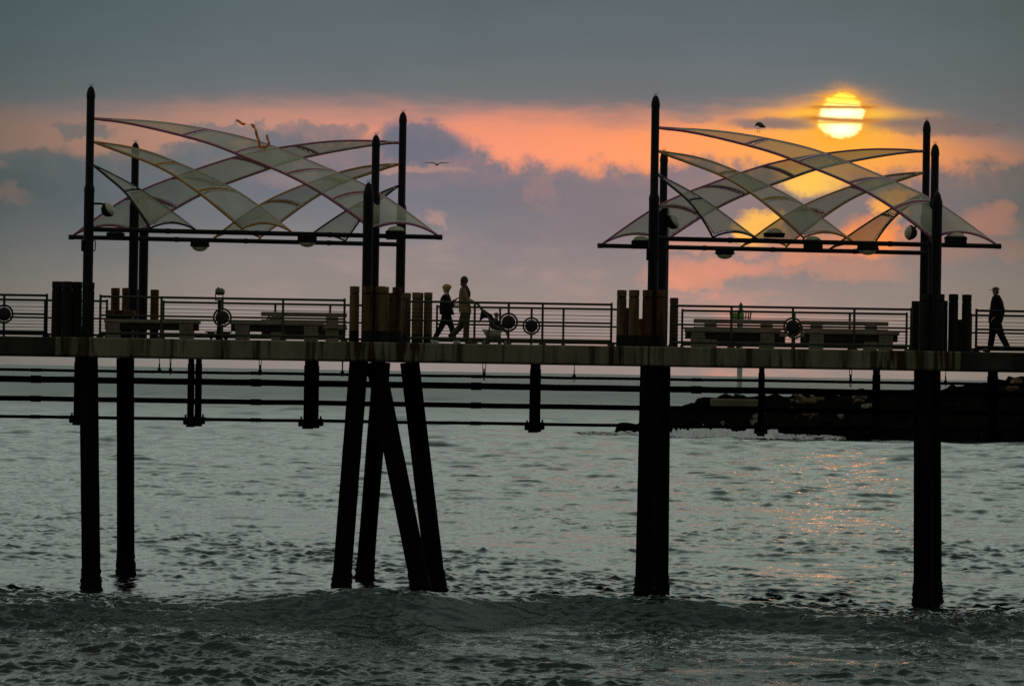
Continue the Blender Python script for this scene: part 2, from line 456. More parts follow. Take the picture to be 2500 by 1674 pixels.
M['rail'] = pm('olive_rail_paint', (.038, .041, .027), (.066, .067, .044), .55, 2.5, bump=.08, spec=.22, c3=(.05, .028, .016), c3s=2.0, c3t=(.62, .75))
M['rail_dark'] = pm('darker_rail_paint', (.008, .011, .008), (.016, .02, .014), .6, 2.5, bump=.08, spec=.18)  # darker copy of the rail paint, for the outermost runs
M['disc'] = pm('dark_medallion', (.014, .013, .014), (.03, .022, .022), .5, 8, bump=.3, bscale=40, spec=.3)
M['pole'] = pm('dark_pole_paint', (.008, .008, .011), (.014, .013, .016), .6, 2.0, (1, 1, .25), .1, 18, spec=.16, c3=(.022, .012, .010), c3s=1.5, c3t=(.6, .75), c3stretch=(2, 2, .3))
M['beam'] = pm('dark_beam_paint', (.011, .010, .010), (.02, .018, .016), .6, 2.0, (.4, 1, 1), .1, 18, spec=.18)
M['plum'] = pm('plum_tube_paint', (.40, .12, .22), (.52, .18, .30), .4, 3, bump=.05)
M['amber'] = pm('amber_tube_paint', (.52, .27, .055), (.68, .38, .09), .4, 3, bump=.05)
M['ink'] = pm('ink_tube_paint', (.012, .02, .022), (.022, .034, .036), .4, 3, bump=.05)
M['trim'] = pm('pale_edge_rope', (.75, .75, .70), (.85, .85, .8), .7, 6)
M['fabric'] = fabric('sail_cloth', (.70, .73, .58), 0.24, .30)
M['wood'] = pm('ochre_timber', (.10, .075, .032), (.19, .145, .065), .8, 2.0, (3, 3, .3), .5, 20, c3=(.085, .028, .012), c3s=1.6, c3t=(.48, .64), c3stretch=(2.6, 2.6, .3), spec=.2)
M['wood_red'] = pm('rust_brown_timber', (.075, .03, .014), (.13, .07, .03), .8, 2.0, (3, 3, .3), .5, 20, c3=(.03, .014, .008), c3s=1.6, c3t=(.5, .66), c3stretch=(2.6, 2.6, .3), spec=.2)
M['wood_dark'] = pm('dark_timber', (.012, .011, .008), (.026, .022, .015), .85, 2.0, (3, 3, .3), .5, 20, c3=(.05, .03, .018), c3s=2.2, c3t=(.62, .74), c3stretch=(3, 3, .2), spec=.15)  # darkest of the timber tones, mostly for the outer clusters
M['tar'] = pm('tar_band', (.008, .008, .007), (.014, .013, .011), .7, 4, spec=.2)
M['bench'] = pm('bench_concrete', (.20, .17, .135), (.31, .265, .21), .85, 4, bump=.25, bscale=30, spec=.2)
M['bench_dark'] = pm('bench_skirt', (.03, .024, .02), (.05, .042, .034), .85, 4, bump=.25, spec=.2)
M['black'] = pm('black_metal', (.007, .007, .007), (.013, .013, .012), .6, 3, spec=.16)
M['lens'] = pm('lamp_diffuser', (.50, .48, .34), (.60, .57, .42), .35, 3, bump=.02)
M['steel'] = pm('grey_cast_metal', (.10, .105, .10), (.17, .175, .17), .45, 4, metallic=.3, bump=.1)
M['white'] = pm('white_paint', (.55, .57, .56), (.7, .7, .68), .5, 2, bump=.05)
M['skin'] = pm('skin', (.36, .21, .14), (.42, .25, .17), .6, 8, bump=.02)
M['blond'] = pm('blond_hair', (.36, .26, .11), (.50, .38, .18), .7, 20, (1, 1, .3), .5, 60)
M['brownhair'] = pm('dark_brown_hair', (.025, .013, .010), (.05, .024, .017), .55, 20, (1, 1, .3), .5, 60)
M['babyhair'] = pm('light_brown_hair', (.22, .11, .05), (.28, .15, .07), .7, 20)
M['jacket'] = pm('charcoal_cloth', (.014, .012, .015), (.03, .025, .027), .9, 6, bump=.3, bscale=12, spec=.1)
M['tan'] = pm('tan_cloth', (.21, .155, .085), (.29, .215, .12), .9, 5, bump=.3, bscale=12, spec=.1)
M['navy'] = pm('navy_cloth', (.008, .008, .014), (.016, .016, .024), .9, 6, bump=.3, bscale=12, spec=.1)
M['brown'] = pm('brown_cloth', (.075, .058, .042), (.115, .09, .066), .9, 5, bump=.3, bscale=12, spec=.1)
M['blackcloth'] = pm('black_cloth', (.010, .010, .010), (.02, .018, .018), .9, 6, bump=.3, bscale=12, spec=.1)
M['scarf'] = pm('maroon_knit', (.05, .015, .014), (.08, .025, .022), .9, 14, bump=.3)
M['shoe_white'] = pm('white_leather', (.75, .77, .8), (.85, .87, .88), .5, 6)
M['shoe_dark'] = pm('dark_leather', (.02, .013, .010), (.035, .024, .018), .5, 6)
M['cap'] = pm('faded_red_cap', (.10, .05, .045), (.16, .09, .08), .9, 8)
M['canvas'] = pm('pale_canvas', (.42, .42, .36), (.55, .54, .47), .85, 6)
M['green'] = pm('green_daymark', (.30, .75, .05), (.38, .85, .08), .5, 2)
M['greenlens'] = pm('green_lantern_glass', (.02, .12, .07), (.03, .16, .09), .3, 2)
M['streamer'] = pm('orange_red_ribbon', (.90, .10, .03), (1.0, .50, .05), .6, 26, bump=.1, c3=(.30, .03, .015), c3s=18, c3t=(.58, .7))
M['gull'] = pm('grey_white_feathers', (.12, .12, .12), (.26, .26, .26), .8, 6)
M['gull_dark'] = pm('brown_grey_feathers', (.05, .042, .032), (.10, .085, .06), .8, 8)
M['rock_dark'] = pm('wet_black_rock', (.004, .004, .004), (.011, .010, .009), .9, .9, bump=.8, bscale=3, spec=.0)
M['rock_pale'] = pm('pale_grey_rock_lit_tone', (.10, .09, .075), (.24, .22, .18), .85, .8, bump=.8, bscale=3, spec=.2, c3=(.03, .02, .014), c3s=.9, c3t=(.5, .64))  # pale stone, its lightness partly stands for light put into the colour
M['rock_rust'] = pm('rust_brown_rock_lit_tone', (.06, .04, .022), (.17, .11, .05), .85, .8, bump=.8, bscale=3, spec=.2, c3=(.02, .012, .009), c3s=.9, c3t=(.5, .64))  # brown stone, lightened in colour to stand for light on the rocks
M['slabrock'] = pm('ochre_slab', (.12, .10, .06), (.20, .17, .11), .85, .6, bump=.4, bscale=3, spec=.2)
M['foam'] = pm('sea_foam_white', (.55, .57, .6), (.86, .88, .9), .8, 1.2, bump=.6, bscale=5)

def rust_at(mt, spans):
    """rust runs on the concrete, kept to the stretches beside the cast joints (world x)"""
    t = mt.node_tree; L = t.links.new; pr = [n for n in t.nodes if n.type == 'BSDF_PRINCIPLED'][0]
    base_ = pr.inputs['Base Color'].links[0].from_socket
    g = t.nodes.new('ShaderNodeNewGeometry'); sp_ = t.nodes.new('ShaderNodeSeparateXYZ'); L(g.outputs['Position'], sp_.inputs[0])
    mp = t.nodes.new('ShaderNodeMapping'); mp.inputs['Scale'].default_value = (3.4, 1, .35); L(g.outputs['Position'], mp.inputs[0])
    n = t.nodes.new('ShaderNodeTexNoise'); n.inputs['Scale'].default_value = 1.3; n.inputs['Detail'].default_value = 7; n.inputs['Roughness'].default_value = .65; L(mp.outputs[0], n.inputs['Vector'])
    tot = None
    for a, b, k in spans:
        c, h = (a + b) / 2, (b - a) / 2
        s1 = t.nodes.new('ShaderNodeMath'); s1.operation = 'SUBTRACT'; L(sp_.outputs[0], s1.inputs[0]); s1.inputs[1].default_value = c
        s2 = t.nodes.new('ShaderNodeMath'); s2.operation = 'ABSOLUTE'; L(s1.outputs[0], s2.inputs[0])
        mr = t.nodes.new('ShaderNodeMapRange'); mr.interpolation_type = 'SMOOTHSTEP'; L(s2.outputs[0], mr.inputs[0])
        mr.inputs[1].default_value = h * .4; mr.inputs[2].default_value = h * 1.2; mr.inputs[3].default_value = k; mr.inputs[4].default_value = 0
        if tot is None: tot = mr.outputs[0]
        else:
            ad = t.nodes.new('ShaderNodeMath'); ad.operation = 'MAXIMUM'; L(tot, ad.inputs[0]); L(mr.outputs[0], ad.inputs[1]); tot = ad.outputs[0]
    ad = t.nodes.new('ShaderNodeMath'); ad.operation = 'MULTIPLY_ADD'; L(tot, ad.inputs[0]); ad.inputs[1].default_value = .20; L(n.outputs['Fac'], ad.inputs[2])
    m2 = t.nodes.new('ShaderNodeMapRange'); m2.interpolation_type = 'SMOOTHSTEP'; L(ad.outputs[0], m2.inputs[0]); m2.inputs[1].default_value = .61; m2.inputs[2].default_value = .70
    mx = t.nodes.new('ShaderNodeMix'); mx.data_type = 'RGBA'; L(m2.outputs[0], mx.inputs[0]); L(base_, mx.inputs[6]); mx.inputs[7].default_value = (.042, .022, .013, 1)
    L(mx.outputs[2], pr.inputs['Base Color'])
rust_at(M['concrete'], [(WX(a, -.3, 860), WX(b, -.3, 860), k) for a, b, k in ((140, 240, .8), (535, 555, .6), (838, 946, 1.0), (948, 1065, .9), (1485, 1524, 1.0), (1570, 1590, .7), (1930, 1942, .8), (2095, 2350, .9), (2150, 2160, .7))])

# ------------------------------------------------------------------ water
def build_water():
    ys = [64.0]
    while ys[-1] < 42000:
        y = ys[-1]; ys.append(y + min(max(0.058, y * y * 0.72e-5), 2500.0))
    ys = np.array(ys); nr = len(ys)
    na = 860
    an = np.linspace(-0.165, 0.165, na)
    f4 = np.float32
    Yd, A = np.meshgrid(ys, an, indexing='ij')       # distance from the shore we stand on
    X = (A * Yd); Yw = Yd - DIST
    dy = np.gradient(ys); dxr = ys * (an[1] - an[0])
    X0, Y0 = X.astype(f4), Yw.astype(f4)
    Z = np.zeros_like(X0); OX = np.zeros_like(X0); OY = np.zeros_like(X0)
    def row_w(lam, th):
        return np.clip((lam / max(abs(math.cos(th)), .15) / dy - 2.6) / 2.4, 0, 1) * np.clip((lam / max(abs(math.sin(th)), .05) / dxr - 2.6) / 2.4, 0, 1)
    def comp(lam, th, a, w=None, Q=.85):
        w = row_w(lam, th) if w is None else w
        idx = np.nonzero(w > .003)[0]
        if not len(idx): return
        s = slice(idx[0], idx[-1] + 1)
        k = 2 * math.pi / lam; kx, ky = k * math.sin(th), k * math.cos(th)
        ph = rng.uniform(0, 6.28)
        p = (kx * X0[s] + ky * Y0[s] + f4(ph))
        # crests bend a little so that no wave runs dead straight
        p += f4(.9) * np.sin(X0[s] * f4(.55 / lam ** .5) + f4(ph * 3)) 
        wa = (w[s] * a).astype(f4)[:, None]
        if lam < 1.6: wa = wa * MOD[s]
        c, sn = np.cos(p), np.sin(p)
        Z[s] += wa * c; OX[s] -= wa * sn * f4(Q * math.sin(th)); OY[s] -= wa * sn * f4(Q * math.cos(th))
    yc = -12.0 - 0.05 * X0 + 0.9 * np.sin(X0 * 0.19 + 0.6) + 0.5 * np.sin(X0 * 0.53) + .25 * np.sin(X0 * 1.3 + 1)
    d = Y0 - yc
    MOD = 1 + .5 * np.sin(X0 * .9 + 2.1 * np.sin(Y0 * .31)) * np.sin(Y0 * .55 + 1.2 * np.sin(X0 * .33)) + .35 * np.sin(X0 * .23 + Y0 * .11)
    MOD *= 1 - .05 * np.exp(-((d + 2.4) / 3.0) ** 2)
    MOD = MOD.astype(f4)
    for lo, hi_, n, s_, sd in ((.17, .5, 76, .215, 1.0), (.42, 1.1, 70, .165, .9), (1.1, 5.0, 34, .065, .5)):
        for lam in np.exp(rng.uniform(math.log(lo), math.log(hi_), n)):
            comp(lam, rng.normal(0.12, sd), s_ * 1.414 / math.sqrt(n) * lam / 6.283)
    # farther out only longer waves can be told apart: carry the same slopes on them
    for lam in np.exp(rng.uniform(math.log(0.9), math.log(300.0), 170)):
        th = rng.normal(0.08, 0.6)
        w = row_w(lam, th) * np.clip((11 * dy - lam) / (4 * dy), 0, 1) * np.clip((dy - .16) / .2, 0, 1)
        comp(lam, th, min(0.0044 * lam, .10), w)
    for lam, th, a in ((34, .05, .05), (23, -.12, .035), (60, .1, .05), (140, .2, .05), (17, .3, .03)):
        comp(lam, th, a)
    # the low swell that lifts just in front of the piles: gentle back, steeper face towards the shore
    face = np.where(d < 0, np.exp(-(d / 2.05) ** 2), np.exp(-(d / 6.0) ** 2))
    Z += (0.60 * face * (0.86 + 0.2 * np.sin(X0 * 0.27 + 2.0) + .12 * np.sin(X0 * .71 + Y0 * .2)) - .25).astype(f4)
    X = X0 + OX; Yw = Y0 + OY
    V = np.stack([X, Yw, Z], -1).reshape(-1, 3)
    i, j = np.meshgrid(np.arange(nr - 1), np.arange(na - 1), indexing='ij')
    q = (i * na + j).ravel()
    F = np.stack([q, q + 1, q + na + 1, q + na], -1)
    me = bpy.data.meshes.new('water')
    me.vertices.add(len(V)); me.vertices.foreach_set('co', V.ravel().astype(np.float32))
    me.loops.add(F.size); me.loops.foreach_set('vertex_index', F.ravel().astype(np.int32))
    me.polygons.add(len(F)); me.polygons.foreach_set('loop_start', np.arange(0, F.size, 4, dtype=np.int32))
    me.polygons.foreach_set('use_smooth', np.ones(len(F), dtype=bool))
    me.update(); me.validate()
    mt = bpy.data.materials.new('sea_water'); mt.use_nodes = True
    t = mt.node_tree; L = t.links.new; p = t.nodes['Principled BSDF']
    p.inputs['Base Color'].default_value = (.014, .027, .022, 1)
    p.inputs['IOR'].default_value = 1.333
    g = t.nodes.new('ShaderNodeNewGeometry')
    sp_ = t.nodes.new('ShaderNodeSeparateXYZ'); L(g.outputs['Position'], sp_.inputs[0])
    # open water far out: ripples too small to tell apart act as roughness
    mr = t.nodes.new('ShaderNodeMapRange'); mr.interpolation_type = 'SMOOTHSTEP'; L(sp_.outputs[1], mr.inputs[0])
    mr.inputs[1].default_value = 20; mr.inputs[2].default_value = 900; mr.inputs[3].default_value = .05; mr.inputs[4].default_value = .36
    L(mr.outputs[0], p.inputs['Roughness'])
    mp = t.nodes.new('ShaderNodeMapping'); mp.inputs['Scale'].default_value = (.7, 1, 1); L(g.outputs['Position'], mp.inputs[0])
    n = t.nodes.new('ShaderNodeTexNoise'); n.inputs['Scale'].default_value = 11.0; n.inputs['Detail'].default_value = 4; n.inputs['Roughness'].default_value = .6; L(mp.outputs[0], n.inputs['Vector'])
    b1 = t.nodes.new('ShaderNodeBump'); b1.inputs['Strength'].default_value = 1.0; b1.inputs['Distance'].default_value = .010
    L(n.outputs['Fac'], b1.inputs['Height']); L(b1.outputs[0], p.inputs['Normal'])
    me.materials.append(mt)
    o = bpy.data.objects.new('water', me); C.objects.link(o)
    o['kind'] = 'structure'
build_water()

# ------------------------------------------------------------------ pier deck
DECK = EYE + 0.715
SLAB = 0.50
NEAR, FAR = 0.7, 9.3
XL, XR = WX(-1200, 0, 800), WX(3700, 0, 830)
pier = thing('pier', (WX(1250, 5), 5.0, DECK), 'long concrete pier deck on dark piles crossing the whole picture', 'pier')
segs = [(XL, WX(134, -.3, 840), 0.05, 'concrete_dark', 'dark slab edge'), (WX(134, -.3, 840) + .015, WX(948, -.3, 860), -.32, 'concrete', None),
        (WX(948, -.3, 860) + .015, WX(1522, -.3, 860), 0.0, 'concrete', None), (WX(1522, -.3, 860) + .015, WX(2345, -.3, 870), -.32, 'concrete', None), (WX(2345, -.3, 870) + .015, XR, 0.05, 'concrete_dark', 'dark slab edge')]
def slab(x0, x1, y0, y1, mat, lab):
    b = MB(); n = max(2, int((x1 - x0) / .35))
    r = random.Random(int(x0 * 10))
    # profile with a small arris and a slightly chipped lower edge
    rows = []
    for i in range(n + 1):
        x = x0 + (x1 - x0) * i / n
        ch = r.uniform(0, .018) + (r.random() < .12) * r.uniform(.01, .05)
        rows.append([(x, y1, DECK - SLAB), (x, y1, DECK), (x, y0 + .03, DECK), (x, y0, DECK - .03), (x, y0, DECK - SLAB + .03 + ch), (x, y0 + .04, DECK - SLAB - r.uniform(0, .008)), (x, y1, DECK - SLAB)])
    b.grid(rows)
    for row in (rows[0], rows[-1]): b.add(row[:-1], [tuple(range(6))])
    o = b.build('deck_slab', mat, pier, ang=25)
    if lab: o['label'] = lab
for x0, x1, y0, mat, lab in segs:
    y1 = 10.0 - y0
    if mat == 'concrete':
        slab(x0, x1, y0, y1, M[mat], lab)
    else:
        slab(x0, x1, y0, y1, M[mat], lab)
# ------------------------------------------------------------------ piles
def pile(top, bot, Y, wpx, label, group='piles under the pier', seedv=0):
    r = random.Random(seedv)
    a = W(*top, Y); b_ = W(*bot, Y); d = (b_ - a).normalized()
    t_top = (DECK - SLAB - a.z) / d.z
    A = a + d * t_top
    t_bot = (-1.6 - a.z) / d.z
    B = a + d * t_bot
    rad = wpx / S(Y) / 2
    root = thing('pile', (B.x, Y, 0.0), label, 'pile', group)
    m_ = MB(); n = 22
    pts = [A.lerp(B, i / n) for i in range(n + 1)]
    m_.tube(pts, [rad * (1 + r.uniform(-.012, .012)) for _ in pts], 20)
    m_.build('shaft', M['pile'], root)
    # mussel and weed sleeve round the waterline
    g = MB(); tz = (0.42 - a.z) / d.z; G = a + d * tz
    n = 16; rings = []
    for i in range(n + 1):
        p = G.lerp(B, i / n * .62); row = []
        sw = rad * (1.01 + .13 * min(1, i / 7.0) + .04 * math.sin(i * 2.1))
        for k in range(29):
            kk = k % 28; w = 2 * math.pi * kk / 28
            rr_ = sw * (1 + .07 * math.sin(kk * 2.3 + i * 1.7 + seedv) + .06 * math.sin(kk * 5.1 + i * 3.1) + .03 * math.sin(kk * 9 + i * 7))
            row.append((p.x + rr_ * math.cos(w), p.y + rr_ * math.sin(w), p.z))
        rings.append(row)
    g.grid(rings); g.build('marine_growth', M['growth'], root, ang=80)
pile((216, 875), (223, 1452), 0.0, 46, 'dark pile at the far left, in front of its slimmer twin', seedv=1)
pile((306, 878), (307, 1414), 9.3, 43, 'slimmer dark pile second from the left, behind the leftmost pile', seedv=2)
pile((876, 883), (832, 1447), 0.2, 46, 'leaning pile on the left of the raked group under the middle pier joint', seedv=3)
pile((932, 883), (889, 1422), 8.8, 43, 'far leaning pile standing between the legs of the raked group', seedv=4)
pile((916, 883), (1031, 1452), 0.35, 48, 'pile raked hardest to the right, crossing the middle of the raked group', seedv=5)
pile((1000, 883), (1066, 1440), 3.2, 47, 'outer right leaning pile of the raked group', seedv=6)
pile((1586, 888), (1573, 1450), 0.0, 46, 'near pile of the thick double pile below the right canopy', seedv=7)
pile((1615, 892), (1610, 1441), 1.6, 44, 'rear pile half hidden in the thick double pile below the right canopy', seedv=8)
pile((2254, 905), (2253, 1455), 0.0, 46, 'near pile of the double pile at the right end of the right canopy', seedv=9)
pile((2275, 905), (2278, 1452), 1.2, 43, 'rear pile half hidden in the double pile at the far right', seedv=10)

# ------------------------------------------------------------------ service pipes and their trestles
PY = 4.75
def pipe(ya, yb, wpx, x1, label):
    a, b_ = W(0, ya, PY), W(1880, yb, PY)
    d = (b_ - a) / (b_.x - a.x)
    x0 = XL; xe = WX(x1, PY, 950)
    p0 = a + d * (x0 - a.x); p1 = a + d * (xe - a.x)
    z = (a.z + b_.z) / 2
    n = 60; r = random.Random(int(ya)); pts = []
    for i in range(n + 1):
        t = i / n; x = x0 + (xe - x0) * t
        pts.append((x, PY, p0.z + (p1.z - p0.z) * t + r.uniform(-.006, .006)))
    root = thing('pipe', (0, PY, z), label, 'pipe', 'service pipes under the pier')
    m_ = MB(); m_.tube(pts, wpx / S(PY) / 2, 14); m_.build('run', M['pipe'], root)
    x = x0 + 1.3
    while x < xe:
        t = (x - x0) / (xe - x0); zz = p0.z + (p1.z - p0.z) * t; rad = wpx / S(PY) / 2
        k = MB(); k.cyl((x - .14, PY, zz), (x + .14, PY, zz), rad * 1.22, seg=14); k.build('coupling', M['pipe'], root); x += 5.9
pipe(901.5, 929.5, 7.0, 3690, 'thin top pipe just under the pier slab')
pipe(924, 954, 15.5, 3690, 'thickest pipe under the pier, second from the top')
pipe(971.5, 1000.5, 12.5, 3690, 'middle weight pipe, third down below the pier')
pipe(1015.5, 1043.5, 8.0, 3690, 'lowest pipe, hanging along the feet of the trestles')
def trestle(px, wpx, label):
    Ya, Yb = 4.0, 5.6
    xa = WX(px, Ya, 950); xb = xa + 0.09
    root = thing('pipe_trestle', (xa, (Ya + Yb) / 2, EYE - 1.75), label, 'pipe trestle', 'hanging pipe trestles under the pier')
    w = wpx / S(Ya) / 2
    zb = EYE - 1.34
    for x, Y in ((xa, Ya), (xb, Yb)):
        q = MB(); q.bbox((x - w, Y - .09, zb), (x + w, Y + .09, DECK - SLAB - .12), .012)
        q.bbox((x - w * .86, Y - .08, DECK - SLAB - .12), (x + w * .86, Y + .08, DECK - SLAB + .02), .01)
        q.build('post', M['pile'], root)
        f = MB(); f.bbox((x - w * 2.1, Y - .2, zb - .20), (x + w * 2.1, Y + .2, zb + .002), .02)
        f.bbox((x - w * 1.25, Y - .14, zb - .26), (x + w * 1.25, Y + .14, zb - .2), .015)
        for s_ in (-1.5, 1.5): f.cyl((x + w * s_, Y, zb), (x + w * s_, Y, zb + .07), .025, seg=8)
        f.build('foot', M['pile'], root)
    for z in (-.36, -.88, -1.33):
        q = MB(); q.box((xa - w * .6, Ya + .09, EYE + z - .12), (xa + w * .6 + .05, Yb - .09, EYE + z - .06)); q.build('cross_beam', M['pile'], root)
trestle(190, 18, 'pipe trestle mostly hidden beside the leftmost pile')
trestle(466, 16, 'paired pipe trestle with a gap of light between its posts, under the left canopy')
trestle(753, 22, 'broad pipe trestle left of the raked piles')
trestle(1303, 20, 'pipe trestle alone in the middle of the gap between the canopies')
trestle(1859, 15, 'slim pipe trestle in front of the beacon end of the rocks')
trestle(2141, 15, 'slim pipe trestle left of the rightmost double pile')
trestle(2427, 19, 'pipe trestle under the walking man at the right edge')
def hanger(px, gap, low, label):
    x = WX(px, PY, 900)
    root = thing('pipe_hanger', (x, PY, EYE + .03), label, 'pipe hanger', 'thin pipe hangers under the slab')
    for s_ in ((-1, 1) if gap else (0,)):
        b = MB(); b.cyl((x + s_ * gap / S(PY) / 2, PY, DECK - SLAB + .01), (x + s_ * gap * .35 / S(PY) / 2, PY, EYE - low), .011, seg=6); b.build('rod', M['black'], root)
    b = MB(); zz = EYE + .015
    b.torus((x, PY, zz + .0), .055, .018, 'x', 16, 6)
    b.ell((x, PY, zz - .10), (.05, .05, .06), 8, 6); b.cyl((x - .06, PY, zz - .14), (x + .06, PY, zz - .14), .014, seg=6)
    b.build('clamp', M['black'], root)
for px, gap, low, lab in ((389, 0, .05, 'hair thin pipe hanger left of the double rod under the left canopy'), (416, 3, .22, 'double rod pipe hanger between the second pile and the first gap trestle'), (635, 6, .2, 'splayed pair of rods holding the top pipe left of the broad trestle'), (836, 2, .2, 'thin pipe hanger just left of the raked piles'),
                          (1182, 8, .24, 'triple clamp pipe hanger under the people with the stroller'), (1402, 0, .24, 'single rod pipe hanger left of the thick double pile'), (2077, 6, .26, 'double rod pipe hanger over the pale rocks'), (2309, 0, .2, 'single rod pipe hanger right of the rightmost pile')):
    hanger(px, gap, low, lab)

# ------------------------------------------------------------------ railings
TOPH, MIDH, BOTH = 1.07, 0.585, 0.125
def railing(px0, px1, Y, posts, medals, label, mat, ends=(True, True), group='pier railings'):
    x0, x1 = WX(px0, Y), WX(px1, Y)
    root = thing('railing', ((x0 + x1) / 2, Y, DECK), label, 'railing', group)
    def bar_(name, z, r):
        b = MB()
        segs_ = []; xs = x0
        if name == 'mid_rail':
            for mx in sorted(WX(p, Y) for p in medals):
                segs_.append((xs, mx - .235)); xs = mx + .235
        segs_.append((xs, x1))
        for a_, b_ in segs_: b.cyl((a_, Y, DECK + z), (b_, Y, DECK + z), r, seg=10)
        b.build(name, mat, root)
    bar_('top_rail', TOPH, .031); bar_('mid_rail', MIDH, .026); bar_('bottom_rail', BOTH, .034)
    for z in (.24, .32, .41, .49, .68, .78, .88):
        b = MB(); b.cyl((x0, Y, DECK + z), (x1, Y, DECK + z), .0050, seg=5); b.build('cable', M['black'], root)
    for p in posts:
        x = WX(p, Y); b = MB()
        hi_ = TOPH + (.05 if p in (px0, px1) else 0)
        b.bbox((x - .03, Y - .03, DECK), (x + .03, Y + .03, DECK + hi_), .006)
        b.bbox((x - .10, Y - .10, DECK), (x + .10, Y + .10, DECK + .03), .008)
        b.prism([(x - .075, DECK + .03), (x - .03, DECK + .12), (x + .03, DECK + .12), (x + .075, DECK + .03)], Y - .02, Y + .02)
        b.build('post', mat, root)
    for p in medals:
        x = WX(p, Y); z = DECK + MIDH - .01
        b = MB(); b.torus((x, Y, z), .222, .027, 'y', 40, 10)
        b.cyl((x, Y, z + .23), (x, Y, DECK + TOPH), .032, seg=10); b.cyl((x, Y, DECK), (x, Y, z - .23), .032, seg=10)
        o = b.build('medallion_ring', mat, root)
        b = MB()
        n = 40; pr = [(0.0, -.045), (.09, -.042), (.15, -.03), (.178, -.012), (.178, .012), (.15, .03), (.09, .042), (0.0, .045)]
        rows = [[(x + q[0] * math.cos(2 * math.pi * k / n), Y + q[1], z + q[0] * math.sin(2 * math.pi * k / n)) for q in pr] for k in range(n + 1)]
        b.grid(rows)
        for w in (math.pi / 2, -math.pi / 2, 0, math.pi):
            b.cyl((x + .17 * math.cos(w), Y, z + .17 * math.sin(w)), (x + .215 * math.cos(w), Y, z + .215 * math.sin(w)), .016, seg=6)
        b.build('medallion_disc', M['disc'], o)
RL, RD = M['rail'], M['rail_dark']
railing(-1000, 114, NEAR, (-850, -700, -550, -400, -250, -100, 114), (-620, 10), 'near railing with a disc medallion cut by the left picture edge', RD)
railing(245, 841, NEAR, (245, 394, 691, 841), (543,), 'near railing under the left canopy with one round medallion', RL)
railing(993, 1493, NEAR, (993, 1159, 1325, 1493), (1242,), 'near railing in front of the walkers and stroller, with a medallion', RL)
railing(1639, 2225, NEAR, (1639, 1786, 2086, 2225), (1936,), 'near railing under the right canopy with one medallion', RL)
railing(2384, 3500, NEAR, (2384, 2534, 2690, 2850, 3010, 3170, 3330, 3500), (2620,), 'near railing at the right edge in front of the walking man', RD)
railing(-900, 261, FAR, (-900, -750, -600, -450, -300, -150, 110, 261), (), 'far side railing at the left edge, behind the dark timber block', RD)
railing(399, 945, FAR, (399, 535, 806, 945), (672,), 'far side railing behind the benches of the left canopy', RL)
railing(1067, 1530, FAR, (1067, 1221, 1376, 1530), (1298,), 'far side railing behind the stroller, its medallion right of the near one', RL)
railing(1666, 2214, FAR, (1666, 1803, 2075, 2214), (1940,), 'far side railing behind the benches of the right canopy', RL)
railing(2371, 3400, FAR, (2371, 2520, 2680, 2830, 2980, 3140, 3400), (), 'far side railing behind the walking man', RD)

# ------------------------------------------------------------------ timber pilings round the poles
def piling(px, topy, Y, mat, label, rpx=12.0):
    x = WX(px, Y); z1 = W(px, topy, Y).z; r_ = rpx / S(Y)
    root = thing('timber_piling', (x, Y, DECK), label, 'timber piling', 'timber pilings around the canopy poles')
    b = MB(); n = 18
    prof = [(r_ * 1.0, DECK + .28), (r_ * .985, z1 - .24), (r_ * .985, z1 - .22), (r_ * .86, z1 - .205), (r_ * .86, z1 - .18), (r_ * .99, z1 - .165), (r_ * .99, z1 - .012), (r_ * .94, z1), (0, z1 + .006)]
    rows = [[(x + q[0] * math.cos(2 * math.pi * k / n), Y + q[0] * math.sin(2 * math.pi * k / n), q[1]) for q in prof] for k in range(n + 1)]
    b.grid(rows); b.build('shaft', mat, root)
    b = MB(); b.cyl((x, Y, DECK), (x, Y, DECK + .29), r_ * 1.03, r_ * 1.02, 18); b.build('tar_band', M['tar'], root)
    b = MB(); b.torus((x, Y, z1 - .192), r_ * .87, .012, 'z', 18, 6); b.build('cable_band', M['tar'], root)
wd, wr, wk = M['wood'], M['wood_red'], M['wood_dark']
piling(139, 687, .25, wk, 'dark timber piling, outermost on the left', 13.2)
piling(163, 687, .05, wk, 'dark timber piling, middle of the dark block of three on the left', 13.2)
piling(187, 688, .25, wk, 'dark timber piling, innermost of the dark block of three on the left', 13.2)
piling(218, 689, -.10, wk, 'dark timber piling standing in front of the tall left pole')
piling(281, 703, 9.6, wr, 'rust brown far piling left of the two thin poles, behind the left bench', 11)
piling(308, 703, 9.2, wr, 'rust brown far piling half hidden by the medium pole on the left', 11)
piling(338, 707, 10.5, wr, 'far piling almost hidden between two poles behind the left bench', 11)
piling(377, 707, 9.7, wr, 'rust brown far piling right of the two poles behind the left bench', 10.5)
piling(865, 699, .25, wd, 'ochre timber piling standing apart just right of the left canopy railing')
piling(897, 699, -.12, wr, 'rust red timber piling in front of the short pole')
piling(929.5, 699, .1, wd, 'pale ochre timber piling with a dark stain, right of the short pole', 12.5)
piling(937, 700, .5, wd, 'ochre piling peeking out behind the pale one right of the short pole', 12)
piling(956, 715, 2.6, wr, 'lower piling behind, in the cluster under the right end of the left canopy', 11)
piling(969, 701, .2, wr, 'rust and ochre timber piling nearest the tall far pole of the left canopy')
piling(992, 715, 9.6, wd, 'far piling half hidden by the tall far pole, left of two others', 11)
piling(1016.5, 714, 9.2, wd, 'far ochre piling with a second close behind, left of the boy', 11)
piling(1023, 714.5, 10.0, wr, 'far piling tucked close behind another, left of the boy', 10.5)
piling(1045, 714, 9.5, wd, 'far ochre piling nearest to the walking boy', 10.5)
piling(1517.5, 708, .25, wd, 'ochre timber piling at the left end of the right canopy cluster')
